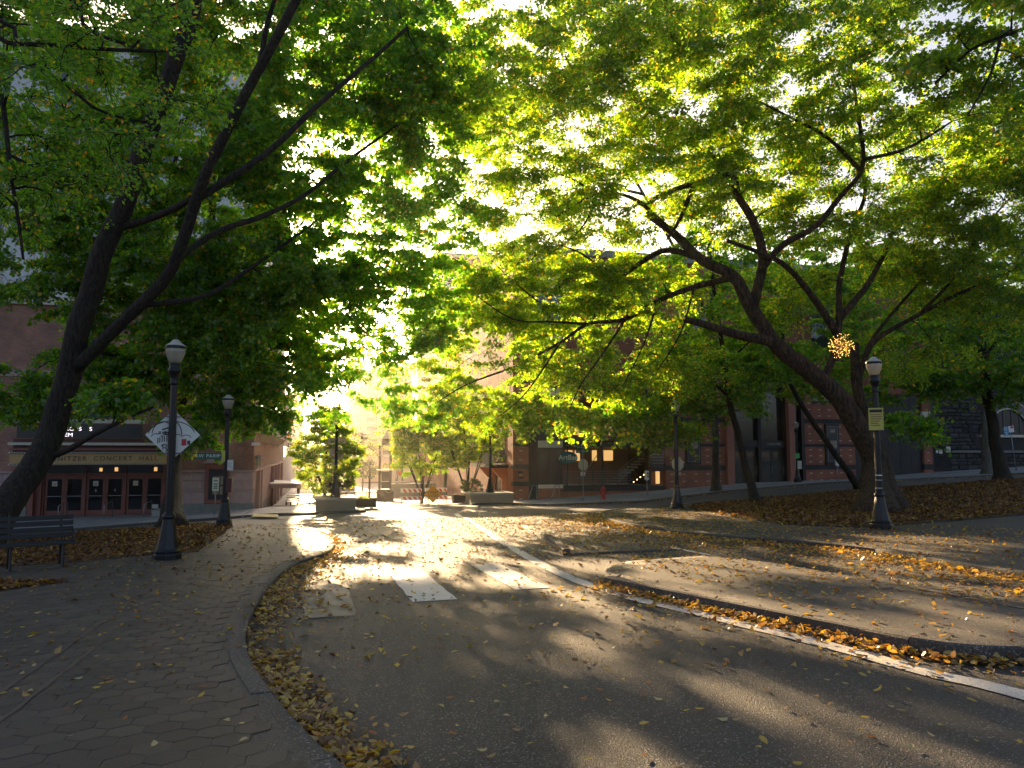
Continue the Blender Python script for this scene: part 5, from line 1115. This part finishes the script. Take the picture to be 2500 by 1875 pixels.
tree('street_tree', 'tall grey-barked street tree on the pavement outside the theatre', 'tree',
    [([Vector((p5.x, 42.2, gz(p5.x, 42.2) + .12)), at(1546, 960, 43), at(1542, 860, 43), at(1540, 740, 43), at(1535, 600, 43)], .27, .10),
     ([at(1538, 700, 43), at(1470, 560, 41), at(1390, 420, 39), at(1300, 260, 37), at(1220, 120, 35.5)], .12, .05), ([at(1390, 420, 39), at(1250, 380, 37.5), at(1120, 300, 36), at(1010, 200, 35)], .09, .03), ([at(1541, 800, 43), at(1440, 760, 41), at(1320, 800, 39), at(1200, 840, 37.5)], .10, .03)],
    [(1545, 680, 43, 4, 3.2, 3, 26), (1660, 800, 44, 3.4, 3, 1.8, 20), (1060, 130, 35, 3.4, 3.5, 2.8, 32), (1230, 60, 35, 3.6, 3.5, 2.6, 32), (1390, 110, 35, 2.8, 3.2, 2.2, 22), (950, 70, 34.5, 2.6, 3, 2.2, 20), (1010, 270, 35.5, 2.0, 2.6, 1.4, 12),
     (1150, 880, 36.5, 2.6, 1.8, .9, 22), (1330, 900, 36.5, 2.6, 1.8, .8, 22), (1060, 640, 36.5, 2.2, 2.2, 1.6, 14), (970, 700, 38, 1.8, 1.8, 1.4, 8), (1120, 200, 36, 3, 3, 2, 20), (1480, 40, 34, 3, 3, 2, 16), (1330, -20, 34, 3.4, 3, 2, 16), (1220, 740, 36.5, 2.8, 2.2, 1.4, 22), (980, 850, 36, 2.0, 1.8, .9, 8), (1450, 930, 38, 1.8, 1.5, .6, 12)], bark='bark_grey', lmat='leaf_elm', nl=220, lsize=.17, crad=1.1, seed=25)
p6 = onground(2166, 1036, .1)
tree('street_tree', 'dark tree leaning left at the street edge before the church window', 'tree',
    [([p6, (2152, 960, 39), (2138, 880, 39), (2124, 780, 39), (2115, 660, 39), (2100, 520, 39)], .34, .10),
     ([(2130, 820, 39), (2060, 750, 39.5), (1990, 720, 40)], .10, .03), ([(2124, 780, 39), (2180, 700, 39), (2230, 660, 39)], .10, .03)],
    [(1970, 600, 41, 4, 3, 2.0, 24), (2110, 600, 39, 4.2, 3.5, 2.8, 36), (2000, 730, 40, 3.6, 3, 1.8, 30), (2180, 740, 38.5, 3.0, 2.6, 1.6, 24), (2080, 810, 39, 3.0, 2.5, 1.0, 22), (1960, 830, 40, 2.6, 2.2, .8, 14), (2200, 830, 38, 1.6, 1.6, .8, 8), (1960, 920, 36, 1.6, 1.2, .6, 8)], nl=230, lsize=.16, crad=1.0, seed=26)
p7 = face_pt(2132, 1018, 42.3)
tree('street_tree', 'paler trunk on the far pavement beside the church window', 'tree',
    [([Vector((p7.x, 42.3, gz(p7.x, 42.3) + .12)), at(2128, 930, 52), at(2126, 820, 52), at(2124, 700, 52)], .30, .12)],
    [(2140, 700, 52, 5, 3.5, 3, 26), (1900, 640, 52, 5, 3.5, 3.5, 26)], bark='bark_grey', nl=220, lsize=.2, crad=1.3, seed=27)
tree('maple_tree', 'sunlit maple crown leaning in at the top right corner', 'tree',
    [([Vector((22.5, 10.5, gz(22.5, 10.5) + .1)), Vector((22.2, 10.7, 3)), Vector((21.5, 11.3, 6.2)), Vector((20.2, 12, 9)), Vector((18.8, 12.8, 11.5)), Vector((17.6, 13.4, 13.5))], .4, .14),
     ([Vector((20.6, 11.8, 8.4)), (2290, 20, 17.4), (2212, 62, 17.6), (2110, 100, 18), (2060, 140, 18.4), (2020, 180, 18.8)], .09, .03),
     ([(2160, 85, 17.8), (2140, 160, 17.8), (2090, 250, 18)], .04, .02)],
    [(2150, 40, 18, 2.4, 2.4, 1.4, 8), (1990, 10, 19.5, 2.2, 2.2, 1.2, 7), (2190, 220, 18, 1.6, 1.8, 1.0, 5), (2080, 160, 18.8, 1.6, 1.8, .9, 5), (2220, -20, 17.5, 2.4, 2.4, 1.6, 6)], nl=220, crad=.75, lsize=.11, lmat='leaf_elm', seed=28)
# planter trees and shrubs
pl = planter_l
tree('planter_tree', 'rounded bushy young tree growing in the left concrete planter', 'tree',
    [([Vector((pl.x - .5, pl.y + 1.2, pl.z + .5)), Vector((pl.x - .5, pl.y + 1.2, pl.z + 2.2)), Vector((pl.x - .4, pl.y + 1.2, pl.z + 4.2))], .09, .03)] + [([Vector((pl.x - .5, pl.y + 1.2, pl.z + .8)), Vector((pl.x - .5 + math.cos(a) * .9, pl.y + 1.2 + math.sin(a) * .7, pl.z + 2.6))], .04, .02) for a in (0, 1.2, 2.4, 3.6, 4.8)],
    [(Vector((pl.x - .4, pl.y + 1.3, pl.z + 2.5)), 0, 0, 1.75, 1.4, 1.75, 90), (Vector((pl.x - .3, pl.y + 1.3, pl.z + 4.4)), 0, 0, 1.0, 1.0, .8, 22)], leaf='oval', lmat='leaf_planter', nl=230, lsize=.14, crad=.5, dens=.8, seed=31, flare=.3, droop=-.15, twig=False)
tree('shrub', 'grey-green shrub spilling over the cap of the left concrete planter', 'shrub', [([Vector((pl.x + .1, pl.y + .35, pl.z + .55)), Vector((pl.x + .1, pl.y + .35, pl.z + 1.3))], .03, .015)],
    [(Vector((pl.x + .15, pl.y + .45, pl.z + 1.25)), 0, 0, .62, .4, .55, 16)], leaf='oval', lmat='leaf_conifer', nl=160, lsize=.07, crad=.26, seed=32, flare=0, twig=False)
pr = planter_r
for k, (x, y, h, w_, lb, sd) in enumerate(((6.7, 47.6, 4.6, 2.0, 'small spreading tree behind the STREET CLOSED sign', 33), (9.2, 45.6, 5.8, 2.3, 'multi-stemmed tree behind the right dark planter box', 34))):
    b = Vector((x, y, gz(x, y) + .1))
    tree('planter_tree', lb, 'tree', [([b, b + Vector((.05, 0, h * .45))], .07, .04)] + [([b + Vector((0, 0, .15)), b + Vector((math.cos(a) * w_ * .35, math.sin(a) * w_ * .3, h * .4)), b + Vector((math.cos(a) * w_ * .8, math.sin(a) * w_ * .6, h * .85))], .05, .02) for a in (.2, 1.3, 2.5, 3.3, 4.4, 5.4)],
        [(b + Vector((0, 0, h * .68)), 0, 0, w_, w_ * .8, h * .36, 70), (b + Vector((-.4, 0, h * .92)), 0, 0, w_ * .75, w_ * .6, h * .2, 26)], leaf='oval', lmat='leaf_planter', nl=190, lsize=.155, crad=.55, dens=1.05, seed=sd, flare=.2, droop=.0)
tree('shrub', 'dark evergreen shrub on the right concrete planter', 'shrub', [([Vector((pr.x - .9, pr.y + .8, pr.z + .5)), Vector((pr.x - .9, pr.y + .8, pr.z + 1.0))], .03, .015)],
    [(Vector((pr.x - .9, pr.y + .8, pr.z + .95)), 0, 0, .8, .5, .35, 14)], leaf='oval', lmat='leaf_conifer', nl=160, lsize=.07, crad=.26, seed=35, flare=0, twig=False)
tree('low_plants', 'low flowering plants in the left dark planter box', 'plants', [([Vector((2.75, 41, gz(2.75, 41) + .4)), Vector((2.75, 41, gz(2.75, 41) + .6))], .015, .01)], [(Vector((2.75, 41, gz(2.75, 41) + .55)), 0, 0, .4, .12, .12, 8)], leaf='oval', lmat='leaf_planter', nl=70, lsize=.06, crad=.2, seed=36, flare=0, twig=False)
for k, (x, y, h, w_, lb, lm, sd) in enumerate(((4.6, 88, 8, 3.0, 'hazy conifer standing behind the kiosk', 'leaf_conifer', 41), (9.8, 92, 11, 3.4, 'tall grey-green tree behind the kiosk to the right', 'leaf_far', 42), (.4, 78, 5.5, 1.6, 'sunlit tree far down the street left of the kiosk', 'leaf_far', 43), (10.6, 62, 12.5, 2.5, 'tree beside the theatre wall down the street', 'leaf_far', 44), (7.6, 120, 10, 4, 'distant tree closing the street view', 'leaf_far', 45), (1.5, 125, 9, 3.0, 'distant pale tree left of the street view', 'leaf_far', 46))):
    b = Vector((x, y, gz(x, y)))
    tree('street_tree', lb, 'tree', [([b, b + Vector((.1, 0, h * .5)), b + Vector((0, 0, h * .9))], .16, .04)], [(b + Vector((0, 0, h * .5)), 0, 0, w_, w_, h * .28, 16), (b + Vector((0, 0, h * .8)), 0, 0, w_ * .6, w_ * .6, h * .2, 8)], leaf='oval', lmat=lm, nl=150, lsize=.22, crad=1.0, seed=sd, flare=.3, twig=False)

# starburst lights hung in the elm
rod = MB()
for k, (px, py, D, r_, lit, lb) in enumerate(((1816, 747, 24.6, .44, True, 'glowing gold starburst light hanging in the elm fork'), (1452, 668, 24.0, .38, False, 'unlit bronze starburst ornament on the end of the low elm limb'))):
    c = at(px, py, D); o = empty('starburst_light', c, label=lb, cat='light', group='starburst ornaments in the elm')
    MB().lathe([(.0, -.06), (.05, -.03), (.05, .03), (0, .06)], n=10).build('hub', 'gold_rod', o)
    rods = MB(); bulbs = MB(); rg = np.random.default_rng(5 + k)
    for j in range(170):
        v = rg.normal(size=3); v /= np.linalg.norm(v); v = Vector(v); L = r_ * rg.uniform(.5, 1.0); rods.tube([v * .04, v * L], .003, 3, cap=False)
        if lit: bulbs.lathe([(0, -.009), (.009, 0), (0, .009)], v * L, 5)
    rods.build('rods', 'gold_rod', o, kind='stuff')
    if lit: bulbs.build('bulbs', 'spark_bulb', o, kind='stuff')
    MB().tube([(0, 0, 0), (.02, 0, 1.6 if lit else .5)], .006, 4).build('cord', 'steel_black', o)

# ------------------------------------------------------------------ fallen leaves
rg = np.random.default_rng(99)
def surf(x, y):
    if inside(islA, x, y): return gz(x, y) + .132
    if inside(islB, x, y): return gz(x, y) + .045
    if inside(bedL, x, y) or inside(bedR, x, y): return gz(x, y) + .118
    if y < 27.5 and x < kerbx(y): return gz(x, y) + .110
    if inside(KRpoly, x, y): return gz(x, y) + .108
    return gz(x, y) + .012
KRpoly = KRs + [(60, -10), (60, 31.2)]
def litter(name, pts, lo, hi, mat, label=None, up=.25, heap=0.0):
    n = len(pts); pos = np.array([(x, y, surf(x, y)) for x, y in pts]); pos[:, 2] += rg.uniform(.004, .012 + heap, n)
    nr = np.array((0, 0, 1.)) + rg.normal(size=(n, 3)) * up; a = rg.uniform(0, 6.283, n); d = np.stack([np.cos(a), np.sin(a), rg.normal(size=n) * .1], 1)
    me = leaf_mesh(name, pos, nr, d, rg.uniform(lo, hi, n) * rg.choice([.7, 1, 1, 1.25], n), 'fallen' if n < 7000 else 'oval', mat, rg.normal(size=n) * 1.6)
    me.transform(Matrix.Identity(4)); return tag(add(bpy.data.objects.new(name, me)), label, 'leaves', kind='stuff')
def fill(poly, n):
    xs = [p[0] for p in poly]; ys = [p[1] for p in poly]; out = []
    while len(out) < n:
        x, y = rg.uniform(min(xs), max(xs)), rg.uniform(min(ys), max(ys))
        if inside(poly, x, y) and seen((x, y, gz(x, y)), 80): out.append((x, y))
    return out
def along(line, n, spread, off=0.0, side=1):
    P = resample([(x, y, 0) for x, y in line], .15); out = []
    for _ in range(n):
        i = rg.integers(0, len(P) - 1); d = (P[i + 1] - P[i]).normalized(); nn = Vector((-d.y, d.x, 0)) * side; q = P[i] + d * rg.uniform(0, .15) + nn * (off + abs(rg.normal()) * spread); out.append((q.x, q.y))
    return out
litter('leaf_litter', fill([p for p in bedL if p[0] > -17] + [(-16, 31)], 9000), .07, .13, 'leaf_brown', 'brown fallen leaves covering the left planting bed', .4, .03)
litter('leaf_litter', fill(bedR, 22000), .08, .15, 'leaf_brown', 'brown fallen leaves covering the right planting bed', .4, .03)
litter('leaf_litter', fill(patch, 900), .06, .11, 'leaf_brown', 'small patch of fallen leaves on the path below the bench', .3, .02)
litter('leaf_litter', along([p for p in KL if p[1] > 3.5], 1900, .18, .02, 1) + along([KL[4], KL[5], KL[6], KL[7]], 900, .5, .02, 1) + along([KL[8], KL[9], KL[10], KL[11], KL[12]], 1100, .16, .02, 1), .045, .085, 'leaf_litter', 'drift of fallen leaves in the gutter of the path kerb', .4, .03)
litter('leaf_litter', along(islA[:8], 1300, .10, .02, -1) + along(islA[:8], 350, .5, .02, -1), .045, .085, 'leaf_litter', 'drift of fallen leaves against the traffic island kerb', .45, .04)
litter('leaf_litter', along(KR[2:-1], 3000, .45, .02, -1) + along(KR[2:-1], 2000, 1.6, .02, -1), .05, .10, 'leaf_litter', 'drift of fallen leaves along the right park kerb', .4, .03)
litter('leaf_litter', along([(60, 41), (14, 41), (12, 41.3)], 1600, .3, .05, 1), .06, .12, 'leaf_litter', 'thin line of leaves in the far gutter', .3, .02)
scat = [(x, y) for x, y in zip(rg.uniform(-8, 14, 9000), 3.2 + 26 * rg.uniform(0, 1, 9000) ** 1.3) if seen((x, y, gz(x, y)), 0)]
scat += [(x, y) for x, y in zip(rg.uniform(5, 16, 6000), rg.uniform(7, 25, 6000)) if seen((x, y, gz(x, y)), 0)]
scat += [(x, y) for x, y in zip(rg.uniform(1, 8, 1500), rg.uniform(14, 30, 1500)) if seen((x, y, gz(x, y)), 0)]
scat.sort(key=lambda p: p[0] ** 2 + p[1] ** 2)
big = [s for i, s in enumerate(scat[:900]) if i % 3 == 0][:300]; bigset = set(big)
litter('scattered_leaves', [s for s in scat[300:] if s not in bigset], .05, .095, 'leaf_litter', 'fallen leaves scattered over road and paths', .22, .006)
FM = [('fallen_yellow', 'yellow'), ('fallen_pale', 'pale cream'), ('fallen_rust', 'rust brown'), ('fallen_tan', 'tan')]
protoL = []
for mt, cn_ in FM:
    for v in range(3):
        a = np.zeros((1, 3)); sh = 'fallen'; S0 = SHAPES[sh].copy(); SHAPES['tmp'] = S0 * np.array((1, 1, rg.uniform(-2.5, 2.5))); SHAPES['tmp'][:, 1] -= .5
        protoL.append((leaf_mesh('fallen_leaf', a, np.array([(0, 0, 1.)]), np.array([(0, 1., 0)]), np.array([1.]), 'tmp', mt), cn_))
for (x, y) in big:
    k = rg.choice(12, p=[.14, .13, .06, .12, .12, .04, .06, .05, .04, .10, .10, .04]); me, cn_ = protoL[k]
    up_ = surf(x, y) > gz(x, y) + .09
    if up_ and x < 2:
        where = 'beside the path kerb' if x > kerbx(y) - .6 else 'along the paver joint line' if abs(x + 2.05) < .35 else 'left of the paver joint line' if x < -2.05 else 'in the middle of the path strip'; what = 'hex-paved path'
    elif inside(islA, x, y): where = 'near the island kerb' if x < 5.6 else 'well inside the island'; what = 'traffic island'
    else:
        what = 'asphalt road'; ll = float(np.interp(y, [4.3, 5.1, 6.1, 8, 9.7, 12.7], [4.8, 4.7, 4.6, 4.25, 3.93, 3.94]))
        where = 'close to the path kerb' if x < kerbx(y) + .7 else 'beside the white lane line' if abs(x - ll) < .45 else 'between lane line and island' if x > ll else 'beside the crosswalk bars' if y > 8.6 else 'in mid road near the viewer' if y < 6 else 'in mid road before the crosswalk'
    L_ = rg.uniform(.045, .08); z_ = 'small' if L_ < .062 else 'larger'
    o = inst('fallen_leaf', me, None, (x, y, surf(x, y) + .012), (rg.normal() * .16, rg.normal() * .16, rg.uniform(0, 6.28)), (L_,) * 3)
    tag(o, f'{z_} {cn_} fallen leaf on the {what} {where}', 'leaf', f'{z_} {cn_} leaves {where}')
print('LEAVES', NLEAF)

# ------------------------------------------------------------------ morning haze: one closed box of thin air round everything
hz = MB().box(-415, 415, -215, 415, -14, 31).build('haze', 'concrete', None, kind='stuff')
hm = bpy.data.materials.new('haze'); hm.use_nodes = True; ht = hm.node_tree; ht.nodes.clear()
pv = ht.nodes.new('ShaderNodeVolumePrincipled'); pv.inputs['Color'].default_value = (1, .95, .86, 1); pv.inputs['Density'].default_value = .00028; pv.inputs['Anisotropy'].default_value = .84
ho = ht.nodes.new('ShaderNodeOutputMaterial'); ht.links.new(pv.outputs[0], ho.inputs['Volume'])
hz.data.materials.clear(); hz.data.materials.append(hm)
